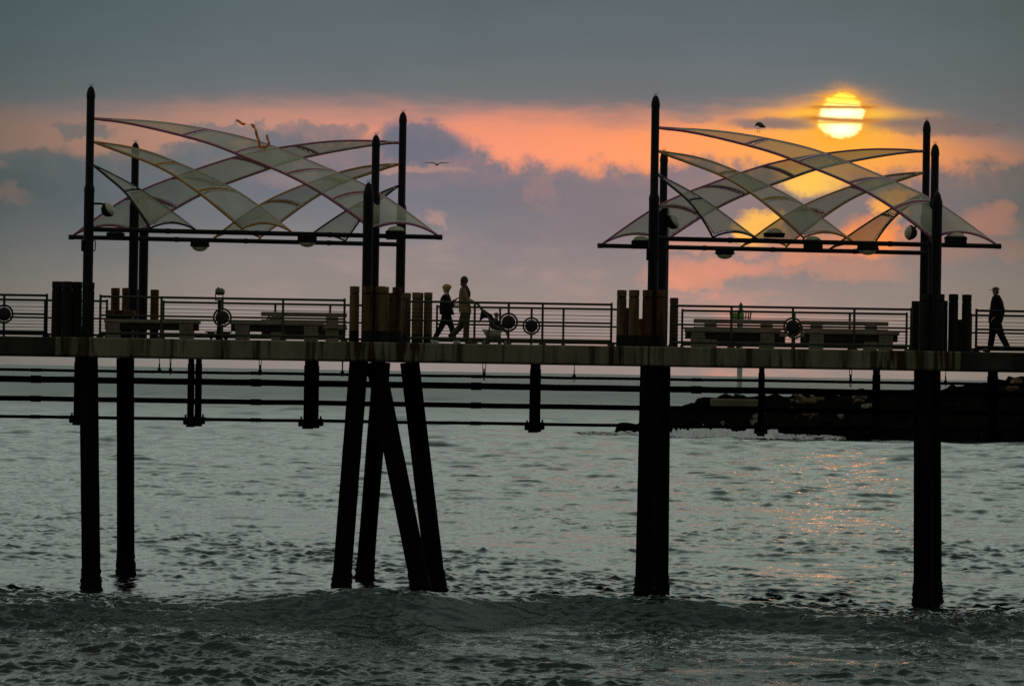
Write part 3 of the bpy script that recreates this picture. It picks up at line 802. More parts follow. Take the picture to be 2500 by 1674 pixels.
piling(1547.5, 708, .05, wd, 'pale topped timber piling, second from the left in the right canopy cluster', 13)
piling(1532, 752, 2.2, wk, 'short dark piling showing between the first two of the right canopy cluster', 10)
piling(1566, 778, 3.4, wr, 'lowest piling in the gap behind the right canopy cluster', 9)
piling(1580, 708, -.12, wr, 'rust brown piling in front of the tall pole of the right canopy')
piling(1612, 708, -.05, wr, 'rust brown piling right of the tall pole of the right canopy', 11.5)
piling(1645.5, 727, 9.4, wr, 'far rust brown piling standing alone at the start of the right canopy railing', 10.5)
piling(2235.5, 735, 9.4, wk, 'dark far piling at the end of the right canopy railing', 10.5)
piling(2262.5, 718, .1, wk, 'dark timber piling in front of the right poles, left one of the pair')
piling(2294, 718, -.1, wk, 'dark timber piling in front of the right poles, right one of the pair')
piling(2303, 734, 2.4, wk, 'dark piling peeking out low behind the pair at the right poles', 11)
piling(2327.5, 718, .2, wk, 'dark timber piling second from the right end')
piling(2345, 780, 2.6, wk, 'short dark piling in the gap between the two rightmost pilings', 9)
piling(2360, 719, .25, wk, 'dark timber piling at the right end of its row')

# ------------------------------------------------------------------ shade canopies
A1 = W(217, 520, 0)                       # tall near pole of the left canopy
A2 = W(1596, 540, 0)
CX, CY = 3.93, 5.0
def beamY(X): return .30 + .22 * X
def loc1(px, py):
    X = 3.0
    for _ in range(6):
        p = W(px, py, beamY(X)); X = p.x - A1.x
    return (X, p.z)
SAILS = [
 ('plum', .034, [(0, (231, 291.5), (231, 290)), (.5, (319, 303.5), (381, 296.5)), (1, (448, 333), (507, 315.5)), (2, (578, 376), (667, 356)), (3, (705, 428), (823, 418)), (4, (816, 490), (942, 477)), (5, (914, 560), (1074, 574))]),
 ('amber', .031, [(0, (231, 348.5), (231, 347)), (.5, (315, 379), (338, 363.5)), (1, (380.6, 404.5), (431, 396)), (2, (487, 470), (582, 467.5)), (3, (594, 558), (714, 565))]),
 ('ink', .029, [(0, (231, 406), (231, 404)), (.5, (270, 438), (288, 432)), (1, (306, 469), (344, 463.4)), (2, (368, 557), (481, 562))]),
]
def spline(ts, ps):
    """natural cubic through the points"""
    ts = np.array(ts, float); P = np.array(ps, float); n = len(ts); h = np.diff(ts)
    Am = np.zeros((n, n)); rhs = np.zeros((n, P.shape[1])); Am[0, 0] = Am[-1, -1] = 1
    for i in range(1, n - 1):
        Am[i, i - 1], Am[i, i], Am[i, i + 1] = h[i - 1], 2 * (h[i - 1] + h[i]), h[i]
        rhs[i] = 6 * ((P[i + 1] - P[i]) / h[i] - (P[i] - P[i - 1]) / h[i - 1])
    K = np.linalg.solve(Am, rhs)
    def f(t):
        i = int(np.clip(np.searchsorted(ts, t) - 1, 0, n - 2)); a, b = ts[i + 1] - t, t - ts[i]
        return (K[i] * a ** 3 + K[i + 1] * b ** 3) / (6 * h[i]) + (P[i] / h[i] - K[i] * h[i] / 6) * a + (P[i + 1] / h[i] - K[i + 1] * h[i] / 6) * b
    return f
def build_canopy(A, k, label):
    root = thing('shade_canopy', (A.x + CX * k, CY, DECK), label, 'canopy', 'shade canopies on the pier')
    def T(X, Y, Z, flip):
        if flip: X, Y = 2 * CX - X, 2 * CY - Y
        return Vector((A.x + X * k, Y, Z))
    def pole(X, Y, top, flip, r_lo=.132, r_hi=.105, zc=4.60, box=False):
        c = T(X, Y, 0, flip); z0 = DECK; zt = EYE + top; b = MB(); n = 20
        if zc < top: prof = [(r_lo, z0), (r_lo, EYE + zc - .16), (r_lo * 1.03, EYE + zc - .14), (r_lo * 1.03, EYE + zc - .05), (r_hi, EYE + zc + .05), (r_hi, zt - .30)]
        else: prof = [(r_lo, z0), (r_lo, zt - .30)]; r_hi = r_lo
        for q in (.55, .62): pass
        rows = [[(c.x + q[0] * math.cos(2 * math.pi * i / n), c.y + q[0] * math.sin(2 * math.pi * i / n), q[1]) for q in prof] for i in range(n + 1)]
        b.grid(rows)
        for zz in (EYE + 2.75, EYE + 1.95, zt - 1.15, zt - 2.2):
            b.torus((c.x, c.y, zz), (r_lo if zz < EYE + min(zc, top) - .1 else r_hi), .007, 'z', 20, 5)
        p = b.build('pole', M['pole'], root)
        b = MB(); prof = [(r_hi * 1.09, zt - .31), (r_hi * 1.09, zt - .24), (r_hi * .98, zt - .15), (r_hi * .72, zt - .06), (r_hi * .36, zt - .015), (0, zt)]
        rows = [[(c.x + q[0] * math.cos(2 * math.pi * i / n), c.y + q[0] * math.sin(2 * math.pi * i / n), q[1]) for q in prof] for i in range(n + 1)]
        b.grid(rows); b.build('pole_cap', M['pole'], p)
        b = MB()
        for i in range(9):
            w = i * 2.4; rr_ = .015 + .01 * (i % 3)
            b.cyl((c.x + rr_ * math.cos(w), c.y + rr_ * math.sin(w), zt - .03), (c.x + rr_ * 2.2 * math.cos(w), c.y + rr_ * 2.2 * math.sin(w), zt + .05 + .02 * (i % 3)), .003, .002, seg=4)
        b.build('bird_spikes', M['steel'], p)
        if box:
            b = MB(); zz = EYE + 2.93
            b.bbox((c.x - .175, c.y - .12, zz), (c.x - .125, c.y + .12, zz + .29), .01); b.build('junction_box', M['black'], p); b = MB()
            for z_ in (zz + .005, zz + .265): b.bbox((c.x + .10, c.y - .03, z_), (c.x + .18, c.y + .03, z_ + .025), .004)
            b.bbox((c.x + .165, c.y - .03, zz + .03), (c.x + .19, c.y + .03, zz + .265), .004)
            b.build('conduit_bracket', M['black'], p)
    pole(0, 0, 7.18, False, box=True); pole(7.25, 0, 4.82, False); pole(7.36, 2.0, 6.15, False)
    pole(0, 0, 7.22, True); pole(7.25, 0, 4.82, True); pole(7.36, 2.0, 6.15, True)
    ZB = EYE + 3.505
    for flip in (False, True):
        b = MB()
        p0, p1 = T(-.0, beamY(0), ZB, flip), T(9.12, beamY(9.12), ZB, flip)
        b.cyl(p0, p1, .062, seg=14)
        d = (p1 - p0).normalized()
        b.cyl(p1 - d * .12, p1 + d * .02, .070, seg=14)
        for X in (0.06, 7.3): 
            q = T(X, beamY(X), ZB, flip); q2 = T(X, 0.0 if X < 1 else 1.95, ZB, flip); b.cyl(q, q2, .05, seg=10)
        for X in (2.0, 4.3, 6.2): q = T(X, beamY(X), ZB, flip); b.cyl(q - d * .05, q + d * .05, .072, seg=14)
        b.build('beam', M['beam'], root)
        for mat, rad, knots in SAILS:
            ts = [q[0] for q in knots]; tm = ts[-1]
            fp = [loc1(*q[1]) for q in knots]; bp = [loc1(*q[2]) for q in knots]
            Ff = spline(ts, fp); Bf = spline(ts, bp)
            def PT(t, vv):
                f_, b_ = Ff(t), Bf(t); wd_ = math.hypot(*(b_ - f_))
                X = f_[0] * (1 - vv) + b_[0] * vv; Z = f_[1] * (1 - vv) + b_[1] * vv
                h = (.02 + .115 * (t / tm) ** 1.3) * wd_ * 4 * vv * (1 - vv)
                yl = beamY(max(X, 0.0)) if t > .01 else .05
                # the near edge swings out towards the water, the far edge in over the walk
                spread = 1.0 * wd_ * (1 - (t / tm) ** 6)
                return T(X, yl + spread * (vv - .5) - .25 * h, Z + h, flip)
            st = 7
            fr = MB(); ne = int(tm * st)
            fr.tube([PT(tm * i / ne, 0) for i in range(ne + 1)], rad, 8)
            fr.tube([PT(tm * i / ne, 1) for i in range(ne + 1)], rad * .8, 8)
            ribs = [t for t in range(1, int(tm) + 1)]
            for t in ribs: fr.tube([PT(t, i / 12) for i in range(13)], rad * .92, 8)
            e0, e1 = PT(tm, 0), PT(tm, 1)
            for e in (e0, e1):
                X = (e.x - A.x) / k; X = 2 * CX - X if flip else X
                fr.cyl(e, T(X + .03, beamY(X), ZB - .02, flip), rad * 1.1, seg=8)
            fo = fr.build('sail_frame', M[mat], root)
            bays = [0.04] + ribs
            for a_, c_ in zip(bays[:-1], bays[1:]):
                def inset(s_, vv, a_=a_, c_=c_):
                    L_ = (PT(c_, .5) - PT(a_, .5)).length; wm = .075 / max(L_, .1)
                    t = a_ + (c_ - a_) * (wm + (1 - 2 * wm) * s_)
                    wd_ = max((PT(t, 1) - PT(t, 0)).length, .02); mg = min(.065 / wd_, .46)
                    return PT(t, mg + (1 - 2 * mg) * vv)
                nu, nv = max(6, int(12 * (c_ - a_))), 9
                b = MB(); b.m = 0
                Pg = [[inset(i / nu, j / nv) for j in range(nv + 1)] for i in range(nu + 1)]
                b.grid(Pg); b.m = 1
                b.tube([Pg[i][0] for i in range(nu + 1)], .018, 5); b.tube([Pg[i][nv] for i in range(nu + 1)], .018, 5)
                b.tube(Pg[0], .021, 5); b.tube(Pg[nu], .021, 5)
                b.build('sail_panel', [M['fabric'], M['trim']], fo)
                ties = MB()
                for i in range(1, nu, 2):
                    for vv, j in ((0, 0), (1, nv)):
                        t = a_ + (c_ - a_) * i / nu; ties.cyl(Pg[i][j], PT(t, vv), .009, seg=4)
                for j in range(1, nv, 2):
                    ties.cyl(Pg[nu][j], PT(c_, j / nv), .010, seg=4)
                    if a_ >= 1: ties.cyl(Pg[0][j], PT(a_, j / nv), .010, seg=4)
                ties.build('lacing', M['black'] if flip else M['trim'], fo)
    return T
T1 = build_canopy(A1, .992, 'left sail canopy with a fluttering orange ribbon caught on it')
T2 = build_canopy(A2, 1.006, 'right sail canopy below the setting sun, a gull perched on its top edge')

# ------------------------------------------------------------------ lamps on the canopies
def flood(px, pyc, far, can, up, label, wpx=46, hpx=21):
    A, k = (A1, .992) if can == 1 else (A2, 1.006)
    Y = 1.2
    for _ in range(6):
        x = W(px, pyc, Y).x; X = (x - A.x) / k
        Y = 10 - beamY(2 * CX - X) if far else beamY(X)
    c = W(px, pyc, Y); s_ = S(Y); w, h = wpx / s_ / 2, hpx / s_ / 2; sg = 1 if up else -1
    root = thing('flood_lamp', c, label, 'flood lamp', 'flood lamps on the canopy beams')
    b = MB(); b.bbox((c.x - w, Y - .17, c.z - h), (c.x + w, Y + .17, c.z + h), .018)
    b.bbox((c.x - w * 1.06, Y - .185, c.z + sg * h * .55 - .015), (c.x + w * 1.06, Y + .185, c.z + sg * h * .55 + .015), .006)
    b.build('housing', M['black'], root)
    b = MB(); rot = Matrix.Rotation(0 if up else math.pi, 3, 'X')
    b.ell((c.x, Y, c.z + sg * h * .98), (w * .86, .145, .125), 20, 7, rot, half=True); b.build('diffuser', M['lens'], root)
flood(488, 595, True, 1, False, 'downward flood lamp left of centre under the far beam of the left canopy', 44, 16)
flood(750, 583, False, 1, False, 'downward flood lamp right of centre under the near beam of the left canopy', 46, 18)
flood(966, 574, False, 1, True, 'upward flood lamp on the right beam end of the left canopy', 48, 22)
flood(282, 577, True, 1, True, 'dark flood lamp between the two beams near the left poles', 42, 18)
flood(1769.5, 614, True, 2, False, 'downward flood lamp left of centre under the far beam of the right canopy', 45, 15)
flood(1565, 597, True, 2, True, 'upward flood lamp on the left beam end of the right canopy', 46, 21)
flood(1890, 574, False, 2, True, 'upward flood lamp on top of the near beam of the right canopy', 50, 11)
flood(1985, 600, True, 2, True, 'dark flood lamp between the two beams of the right canopy', 46, 26)
flood(2118.5, 604, False, 2, False, 'downward flood lamp right of centre under the near beam of the right canopy', 50, 14)
flood(2333, 589, False, 2, True, 'upward flood lamp on the right beam end of the right canopy', 52, 24)
def spot(px, py, arm, Y, face, label, rpx=17.5):
    c = W(px, py, Y); r_ = rpx / S(Y); a = W(arm[0], arm[1], Y)
    root = thing('globe_lamp', c, label, 'globe lamp', 'globe lamps on arms')
    fx = Vector((face[0], -.25, face[1])).normalized(); q = fx.to_track_quat('Z', 'Y').to_matrix()
    b = MB(); b.ell(c, r_, 18, 12, q @ Matrix.Rotation(math.pi, 3, 'X'), half=True)
    b.cyl(c - fx * .02, c + fx * .03, r_ * 1.06, seg=18); b.build('housing', M['black'], root)
    b = MB(); b.ell(c + fx * .03, (r_ * .97, r_ * .97, r_ * .62), 18, 7, q, half=True); b.build('diffuser', M['lens'], root)
    b = MB(); e = c + Vector((-.6 if a.x < c.x else .6, 0, .75)).normalized() * r_ * .9
    b.tube([a, (e.x * .5 + a.x * .5, Y, a.z), (e.x * .75 + a.x * .25, Y, a.z), e], .028, 8); b.build('arm', M['black'], root)
spot(264, 512, (226, 497), -.02, (.85, .5), 'dark globe lamp on an arm from the tall left pole')
spot(1644, 542, (1610, 528), 7.9, (.8, .55), 'dark globe lamp on a short arm from the left poles of the right canopy')
spot(2222, 568, (2262, 552), 9.9, (-.97, .1), 'dark globe lamp facing left from the right poles of the right canopy', 17.5)

# ------------------------------------------------------------------ benches
def bench(px0, px1, Y, label, back=False, legs=(.10, .88), ang=False):
    s_ = S(Y); x0, x1 = WX(px0, Y), WX(px1, Y); D = .46
    root = thing('bench', ((x0 + x1) / 2, Y + D / 2, DECK), label, 'bench', 'concrete benches on the pier')
    SH = .50 if not back else .46
    b = MB(); b.bbox((x0, Y, DECK + SH - .10), (x1, Y + D, DECK + SH), .018); b.build('seat', M['bench'], root)
    b = MB(); b.bbox((x0 + .02, Y + .06, DECK + SH - .27), (x1 - .04, Y + D - .06, DECK + SH - .10), .01); b.build('skirt', M['bench_dark'], root)
    for f in legs:
        x = x0 + (x1 - x0) * f; w = .19; b = MB()
        zt = DECK + (SH - .102 if not back else SH - .02)
        b.prism([(x - w, zt), (x - w * .93, DECK), (x + w * .93, DECK), (x + w, zt)], Y + .02, Y + D - .02)
        b.bbox((x - w * 1.02, Y + .03, DECK + .13), (x + w * 1.02, Y + D - .03, DECK + .165), .006)
        b.build('leg', M['bench'], root)
    if back:
        for f in legs:
            x = x0 + (x1 - x0) * f; w = .155; b = MB()
            b.prism([(x - w * 1.2, DECK + SH - .05), (x - w, DECK + .80), (x + w, DECK + .80), (x + w * 1.2, DECK + SH - .05)], Y - .06, Y + .04)
            b.build('back_support', M['bench'], root)
        for z0, z1 in ((.71, .83), (.55, .62), (.46, .52)):
            b = MB(); b.bbox((x0, Y + .045, DECK + z0), (x1, Y + .11, DECK + z1), .012); b.build('back_plank', M['bench'], root)
bench(254, 488, 1.9, 'near bench at the left whose left half sits in the dark by the poles', legs=(.09, .86))
bench(562, 792, 1.9, 'near backless bench left of the pale piling, right of the telescope', legs=(.13, .86))
bench(637, 847, 7.7, 'far bench with a back, ending just left of the pale piling', True, legs=(.20, .83))
bench(1673, 1908, 1.9, 'near backless bench left of the right canopy medallion', legs=(.14, .86))
bench(1965, 2197, 1.9, 'near backless bench right of the right canopy medallion', legs=(.13, .86))
bench(1694, 1922, 7.7, 'far bench with a back, left of the right canopy medallion', True, legs=(.18, .78))
bench(1955, 2170, 7.7, 'far bench with a back, right of the right canopy medallion', True, legs=(.18, .80))
# dark bin with a timber lid in the shade of the left poles
Yb = 5.0; bx0, bx1 = WX(257, Yb), WX(326, Yb)
root = thing('litter_bin', ((bx0 + bx1) / 2, Yb + .35, DECK), 'dark squat bin with a brown timber lid behind the leftmost bench', 'bin')
b = MB(); b.bbox((bx0 + .04, Yb + .04, DECK), (bx1 - .04, Yb + .66, DECK + .62), .02)
for i in range(7): 
    x = bx0 + .08 + (bx1 - bx0 - .2) * i / 6; b.bbox((x, Yb + .012, DECK + .05), (x + .06, Yb + .042, DECK + .6), .005)
b.build('body', M['black'], root)
b = MB(); b.bbox((bx0, Yb, DECK + .66), (bx1, Yb + .7, DECK + .78), .02); b.bbox((bx0 + .1, Yb + .1, DECK + .62), (bx1 - .1, Yb + .6, DECK + .66), .005); b.build('lid', M['wood_red'], root)

# ------------------------------------------------------------------ coin telescope
Yt = 1.6; s_ = S(Yt); x = WX(536.5, Yt)
root = thing('coin_telescope', (x, Yt, DECK), 'grey coin telescope on a post with a small step, behind the left medallion', 'telescope')
b = MB(); zh = W(536, 712, Yt).z
b.tube([(x - .125, Yt, zh), (x - .11, Yt, zh), (x - .03, Yt, zh + .005), (x + .06, Yt, zh), (x + .09, Yt, zh - .01), (x + .115, Yt, zh - .01)], [.05, .078, .098, .088, .072, .055], 14, sq=[.06, .10, .13, .12, .10, .07], up=(0, 1, 0))
b.cyl((x - .05, Yt - .06, zh + .07), (x - .05, Yt - .06, zh + .12), .02, seg=8); b.ell((x + .075, Yt, zh - .005), (.055, .10, .075), 12, 8)
b.build('head', M['steel'], root)
b = MB()
for q in (-.115, .075): b.bbox((x + q - .012, Yt - .05, zh - .22), (x + q + .012, Yt + .05, zh - .04), .004)
b.bbox((x - .13, Yt - .05, zh - .24), (x + .09, Yt + .05, zh - .21), .006); b.build('yoke', M['steel'], root)
b = MB(); b.tube([(x - .01, Yt, zh - .21), (x - .01, Yt, zh - .32), (x - .01, Yt, DECK + .34), (x - .01, Yt, DECK)], [.055, .045, .055, .09], 14); b.build('post', M['black'], root)
b = MB(); b.bbox((x - .36, Yt - .18, DECK + .19), (x + .32, Yt + .18, DECK + .22), .006)
for q in (-1, 1): b.prism([(x - .02 + q * .30, DECK + .19), (x - .02 + q * .16, DECK), (x - .02 + q * .22, DECK), (x - .02 + q * .10, DECK + .19)][::1], Yt - .12, Yt + .12)
b.build('step', M['black'], root)

# ------------------------------------------------------------------ people
def skin_mesh(name, joints, edges, rootname, mat, parent, subdiv=2):
    """joints: name -> (Vector, radius or (rx, ry)); one continuous skinned surface"""
    names = list(joints); idx = {n: i for i, n in enumerate(names)}; o = Vector(parent['_o'])
    me = bpy.data.meshes.new(name)
    me.from_pydata([tuple(joints[n][0] - o) for n in names], [(idx[a], idx[b]) for a, b in edges], [])
    ob = bpy.data.objects.new(name, me); C.objects.link(ob)
    md = ob.modifiers.new('skin', 'SKIN'); md.use_smooth_shade = True
    sv = me.skin_vertices[0].data
    for n in names:
        r_ = joints[n][1]; r_ = (r_, r_) if isinstance(r_, (int, float)) else r_
        sv[idx[n]].radius = r_; sv[idx[n]].use_root = (n == rootname)
    sd = ob.modifiers.new('sub', 'SUBSURF'); sd.levels = subdiv; sd.render_levels = subdiv
    bpy.context.view_layer.update()
    dg = bpy.context.evaluated_depsgraph_get()
    nm = bpy.data.meshes.new_from_object(ob.evaluated_get(dg))
    bpy.data.objects.remove(ob); bpy.data.meshes.remove(me)
    nm.name = name; nm.materials.clear(); nm.materials.append(mat)
    nm.polygons.foreach_set('use_smooth', [True] * len(nm.polygons))
    ob = bpy.data.objects.new(name, nm); C.objects.link(ob); ob.parent = parent; ob['_o'] = list(o)
    return ob
def push(ob, c, r_, d):
    c = Vector(c) - Vector(ob['_o']); d = Vector(d)
    for v_ in ob.data.vertices:
        q = (v_.co - c).length / r_
        if q < 2.5: v_.co += d * math.exp(-q * q)
def person(name, Pq, P, label):
    """P: dict of 2-D joints in the enlarged crop, Pq maps (x, y, dy) to the world"""
    o = Pq(*P['pelvis'], 0); o = Vector((o.x, o.y, DECK))
    root = thing(name, o, label, 'person')
    f = P['face']                       # +1 looks right, -1 looks left
    J = {}; Ed = []
    H = P['hs']                         # head half height in metres
    hc = Pq(*P['head'], 0); nk = Pq(*P['neck'], 0); ch = Pq(*P['chest'], 0); pv = Pq(*P['pelvis'], 0)
    J['pelvis'] = (pv, (.13, .105)); J['waist'] = (pv.lerp(ch, .45), (.125, .10)); J['chest'] = (ch, (.14, .105)); J['upper_chest'] = (ch.lerp(nk, .62), (.125, .09))
    J['neck'] = (nk, .05); J['skull_base'] = (hc + Vector((-.012 * f, 0, -.45 * H)), (.066, .062)); J['skull'] = (hc, (.088, .076)); J['crown'] = (hc + Vector((-.01 * f, 0, .62 * H)), (.062, .056))
    Ed += [('pelvis', 'waist'), ('waist', 'chest'), ('chest', 'upper_chest'), ('upper_chest', 'neck'), ('neck', 'skull_base'), ('skull_base', 'skull'), ('skull', 'crown')]
    for s_, side in ((-1, 'near'), (1, 'far')):
        sh = P['shoulder_' + side]; eb = P['elbow_' + side]; hd = P['hand_' + side]
        sw = P.get('sw', .17)
        J['shoulder_' + side] = (Pq(*sh, s_ * sw), .05); J['elbow_' + side] = (Pq(*eb, s_ * (sw + .03)), .037)
        w_ = Pq(*hd, s_ * P.get('hy', sw)); J['wrist_' + side] = (w_, .026)
        fore = (w_ - J['elbow_' + side][0]).normalized()
        J['palm_' + side] = (w_ + fore * .06, (.036, .018))
        Ed += [('upper_chest', 'shoulder_' + side), ('shoulder_' + side, 'elbow_' + side), ('elbow_' + side, 'wrist_' + side), ('wrist_' + side, 'palm_' + side)]
        lat = Vector((0, 1, 0)); lat = (lat - fore * lat.dot(fore)).normalized(); up_ = fore.cross(lat)
        if up_.z > 0: up_ = -up_
        for q, ln in enumerate((.065, .075, .07, .055)):
            a_ = w_ + fore * .088 + lat * (q - 1.5) * .019; b1 = a_ + (fore + up_ * .35).normalized() * ln * .55; b2 = b1 + (fore + up_ * 1.1).normalized() * ln * .5
            for nme, pt, rd in (('a', a_, .0095), ('b', b1, .0088), ('c', b2, .0075)): J[f'f{q}{nme}{side}'] = (pt, rd)
            Ed += [('palm_' + side, f'f{q}a{side}'), (f'f{q}a{side}', f'f{q}b{side}'), (f'f{q}b{side}', f'f{q}c{side}')]
        ta = w_ + fore * .035 - lat * s_ * .034; tb = ta + (fore * .8 - lat * s_ * .5 + up_ * .3).normalized() * .045
        J['ta' + side] = (ta, .0105); J['tb' + side] = (tb, .0085); Ed += [('palm_' + side, 'ta' + side), ('ta' + side, 'tb' + side)]
        hp = P['hip_' + side]; kn = P['knee_' + side]; an = P['ankle_' + side]; to = P['toe_' + side]; he = P['heel_' + side]
        J['hip_' + side] = (Pq(*hp, s_ * .085), .085); J['knee_' + side] = (Pq(*kn, s_ * .09), .056); J['ankle_' + side] = (Pq(*an, s_ * .095), .036)
        tv = Pq(*to, s_ * .10); hv = Pq(*he, s_ * .10); tv.z = max(tv.z, DECK + .03); hv.z = max(hv.z, DECK + .03)
        J['ball_' + side] = (tv.lerp(hv, .3), .034)
        Ed += [('pelvis', 'hip_' + side), ('hip_' + side, 'knee_' + side), ('knee_' + side, 'ankle_' + side), ('ankle_' + side, 'ball_' + side)]
        # shoe
        b = MB(); d_ = (tv - hv); nrm = Vector((-d_.z, 0, d_.x)).normalized()
        if nrm.z < 0: nrm = -nrm
        b.tube([hv - d_ * .05, hv, hv.lerp(tv, .35), hv.lerp(tv, .7), tv, tv + d_ * .06], [.022, .043, .05, .040, .03, .012], 12, sq=[.02, .036, .038, .045, .038, .014], up=(0, 1, 0))
        an_ = J['ankle_' + side][0]; b.tube([hv.lerp(tv, .16) + nrm * .01, an_.lerp(hv, .2) + nrm * .01], [.046, .042], 12)
        b.build('shoe', M[P['shoe']], root)
    body = skin_mesh('body', J, Ed, 'pelvis', M['skin'], root)
    tl = P.get('tilt', 0.0); fx = Vector((f * math.cos(tl), 0, math.sin(tl))); fu = Vector((-f * math.sin(tl) , 0, math.cos(tl)))
    face0 = hc + fx * .078
    push(body, face0 - fu * .012, .017, fx * .026)              # nose
    push(body, face0 + fu * .022, .028, fx * .006)              # brow
    push(body, face0 - fu * .058, .014, fx * .010)              # lips
    push(body, hc + fx * .06 - fu * .095, .03, fx * .018 - fu * .012)   # chin
    for s_ in (-1, 1): push(body, face0 + Vector((0, s_ * .03, 0)) + fu * .008, .012, fx * -.008)
    b = MB()
    for s_ in (-1, 1): b.ell(face0 - fx * .012 + Vector((0, s_ * .03, 0)) + fu * .007, (.009, .011, .009), 10, 6)
    b.build('eyes', M['black'], root)
    b = MB()
    for s_ in (-1, 1): b.ell(hc - fx * .008 + Vector((0, s_ * .078, 0)) - fu * .01, (.018, .009, .032), 10, 8)
    b.build('ears', M['skin'], root)
    return root, J, hc, fx, fu
def legs_cloth(root, J, mat, Pw=1.0, name='trousers', cuff=.058):
    b = MB()
    for side in ('near', 'far'):
        h, k_, a = (J[q + side][0] for q in ('hip_', 'knee_', 'ankle_'))
        a2 = a + (a - k_).normalized() * .025
        b.tube([J['pelvis'][0].lerp(h, .6) + Vector((0, 0, .10)), h, h.lerp(k_, .35), h.lerp(k_, .75), k_, k_.lerp(a2, .4), k_.lerp(a2, .8), a2], [.12 * Pw, .115 * Pw, .10 * Pw, .083 * Pw, .076 * Pw, .074 * Pw, (cuff + .006), cuff + .004], 16,
               sq=[.10 * Pw, .095 * Pw, .088 * Pw, .08 * Pw, .074 * Pw, .07 * Pw, cuff, cuff], up=(0, 1, 0))
    b.build(name, mat, root)
def lofted(root, name, mat, rows, Pq, ywid, seg=22, wr=0.0):
    """garment from outline rows (x_left, x_right, y) in the crop; ywid = half widths across"""
    b = MB(); g = []
    for i, ((xa, xb, y), yw) in enumerate(zip(rows, ywid)):
        pa, pb = Pq(xa, y, 0), Pq(xb, y, 0); c = (pa + pb) / 2; hx = (pb.x - pa.x) / 2
        g.append([(c.x + hx * math.cos(2 * math.pi * k / seg) * (1 + wr * math.sin(3 * k + i)), c.y + yw * math.sin(2 * math.pi * k / seg), c.z) for k in range(seg + 1)])
    b.grid(g); return b
def sleeve(b, J, side, r0=.068, r1=.05, short=0.0):
    s_, e, w = J['shoulder_' + side][0], J['elbow_' + side][0], J['wrist_' + side][0]
    inn = J['upper_chest'][0].lerp(s_, .55)
    b.tube([inn, s_ + (s_ - inn) * .12 + Vector((0, 0, .01)), s_.lerp(e, .4), e, e.lerp(w, .5), e.lerp(w, .93 - short)], [r0 * .9, r0 * 1.05, r0 * .95, (r0 + r1) / 2, r1, r1 * .92], 14)

def QA(Y):
    return lambda zx, zy, dy: W(1030 + zx * .12118, 660 + zy * .12118, Y + dy)
# --- boy in a dark jacket
q = QA(3.9)
boy, J, hc, fx, fu = person('person', q, dict(face=1, tilt=-.05, hs=.115, head=(518, 372), neck=(492, 482), chest=(475, 610), pelvis=(478, 900),
    shoulder_near=(468, 535), elbow_near=(520, 735), hand_near=(668, 600), shoulder_far=(480, 535), elbow_far=(560, 700), hand_far=(640, 690), sw=.155, hy=.12,
    hip_near=(482, 930), knee_near=(385, 1150), ankle_near=(252, 1375), toe_near=(335, 1452), heel_near=(185, 1412),
    hip_far=(510, 930), knee_far=(600, 1150), ankle_far=(655, 1385), toe_far=(775, 1458), heel_far=(640, 1450), shoe='shoe_white'),
    'person with short blond hair in a dark jacket, walking behind the stroller and gesturing')
legs_cloth(boy, J, M['jacket'], 1.0)
b = lofted(boy, 'jacket', M['jacket'], [(462, 545, 470), (415, 560, 500), (376, 585, 560), (362, 602, 640), (352, 612, 720), (350, 630, 800), (362, 652, 870), (368, 655, 893)], q, [.07, .13, .175, .185, .18, .18, .175, .17], wr=.012)
sleeve(b, J, 'near'); sleeve(b, J, 'far'); b.build('jacket', M['jacket'], boy)
b = MB(); b.tube([q(455, 440, -.06), q(500, 478, -.085), q(545, 512, -.05)], [.02, .024, .012], 10); b.tube([q(455, 440, .06), q(500, 478, .085), q(545, 512, .05)], [.02, .024, .012], 10); b.tube([q(455, 436, -.06), q(445, 432, 0), q(455, 436, .06)], .022, 10)
b.build('shirt_collar', M['white'], boy)
b = MB(); b.ell(hc + Vector((-.022, 0, .040)), (.118, .094, .094), 18, 12); b.ell(hc + Vector((-.052, 0, -.025)), (.064, .080, .075), 14, 10); b.ell(hc + Vector((.045, 0, .062)), (.062, .075, .045), 14, 8); b.build('hair', M['blond'], boy)
# --- woman pushing the stroller
q = QA(3.0)
wom, J, hc, fx, fu = person('person', q, dict(face=1, tilt=.12, hs=.12, head=(868, 218), neck=(850, 315), chest=(858, 520), pelvis=(870, 850),
    shoulder_near=(835, 400), elbow_near=(905, 600), hand_near=(1040, 655), shoulder_far=(850, 400), elbow_far=(930, 590), hand_far=(1050, 650), sw=.165, hy=.17,
    hip_near=(885, 880), knee_near=(895, 1130), ankle_near=(890, 1385), toe_near=(1005, 1452), heel_near=(872, 1446),
    hip_far=(868, 880), knee_far=(770, 1140), ankle_far=(612, 1300), toe_far=(612, 1425), heel_far=(556, 1290), shoe='shoe_dark'),
    'person with long dark hair in a tan coat, pushing the stroller')
legs_cloth(wom, J, M['brown'], 1.08, cuff=.075)
b = lofted(wom, 'coat', M['tan'], [(820, 880, 325), (775, 905, 350), (752, 935, 420), (744, 955, 500), (740, 975, 600), (743, 982, 700), (744, 990, 790), (748, 1000, 855)], q, [.07, .13, .18, .185, .18, .18, .19, .195], wr=.012)
sleeve(b, J, 'near'); sleeve(b, J, 'far'); b.build('coat', M['tan'], wom)
b = MB(); b.ell(hc + Vector((-.018, 0, .022)), (.104, .092, .118), 18, 12); b.ell(hc + Vector((-.05, 0, -.06)), (.07, .085, .10), 14, 10)
b.build('hair', M['brownhair'], wom)
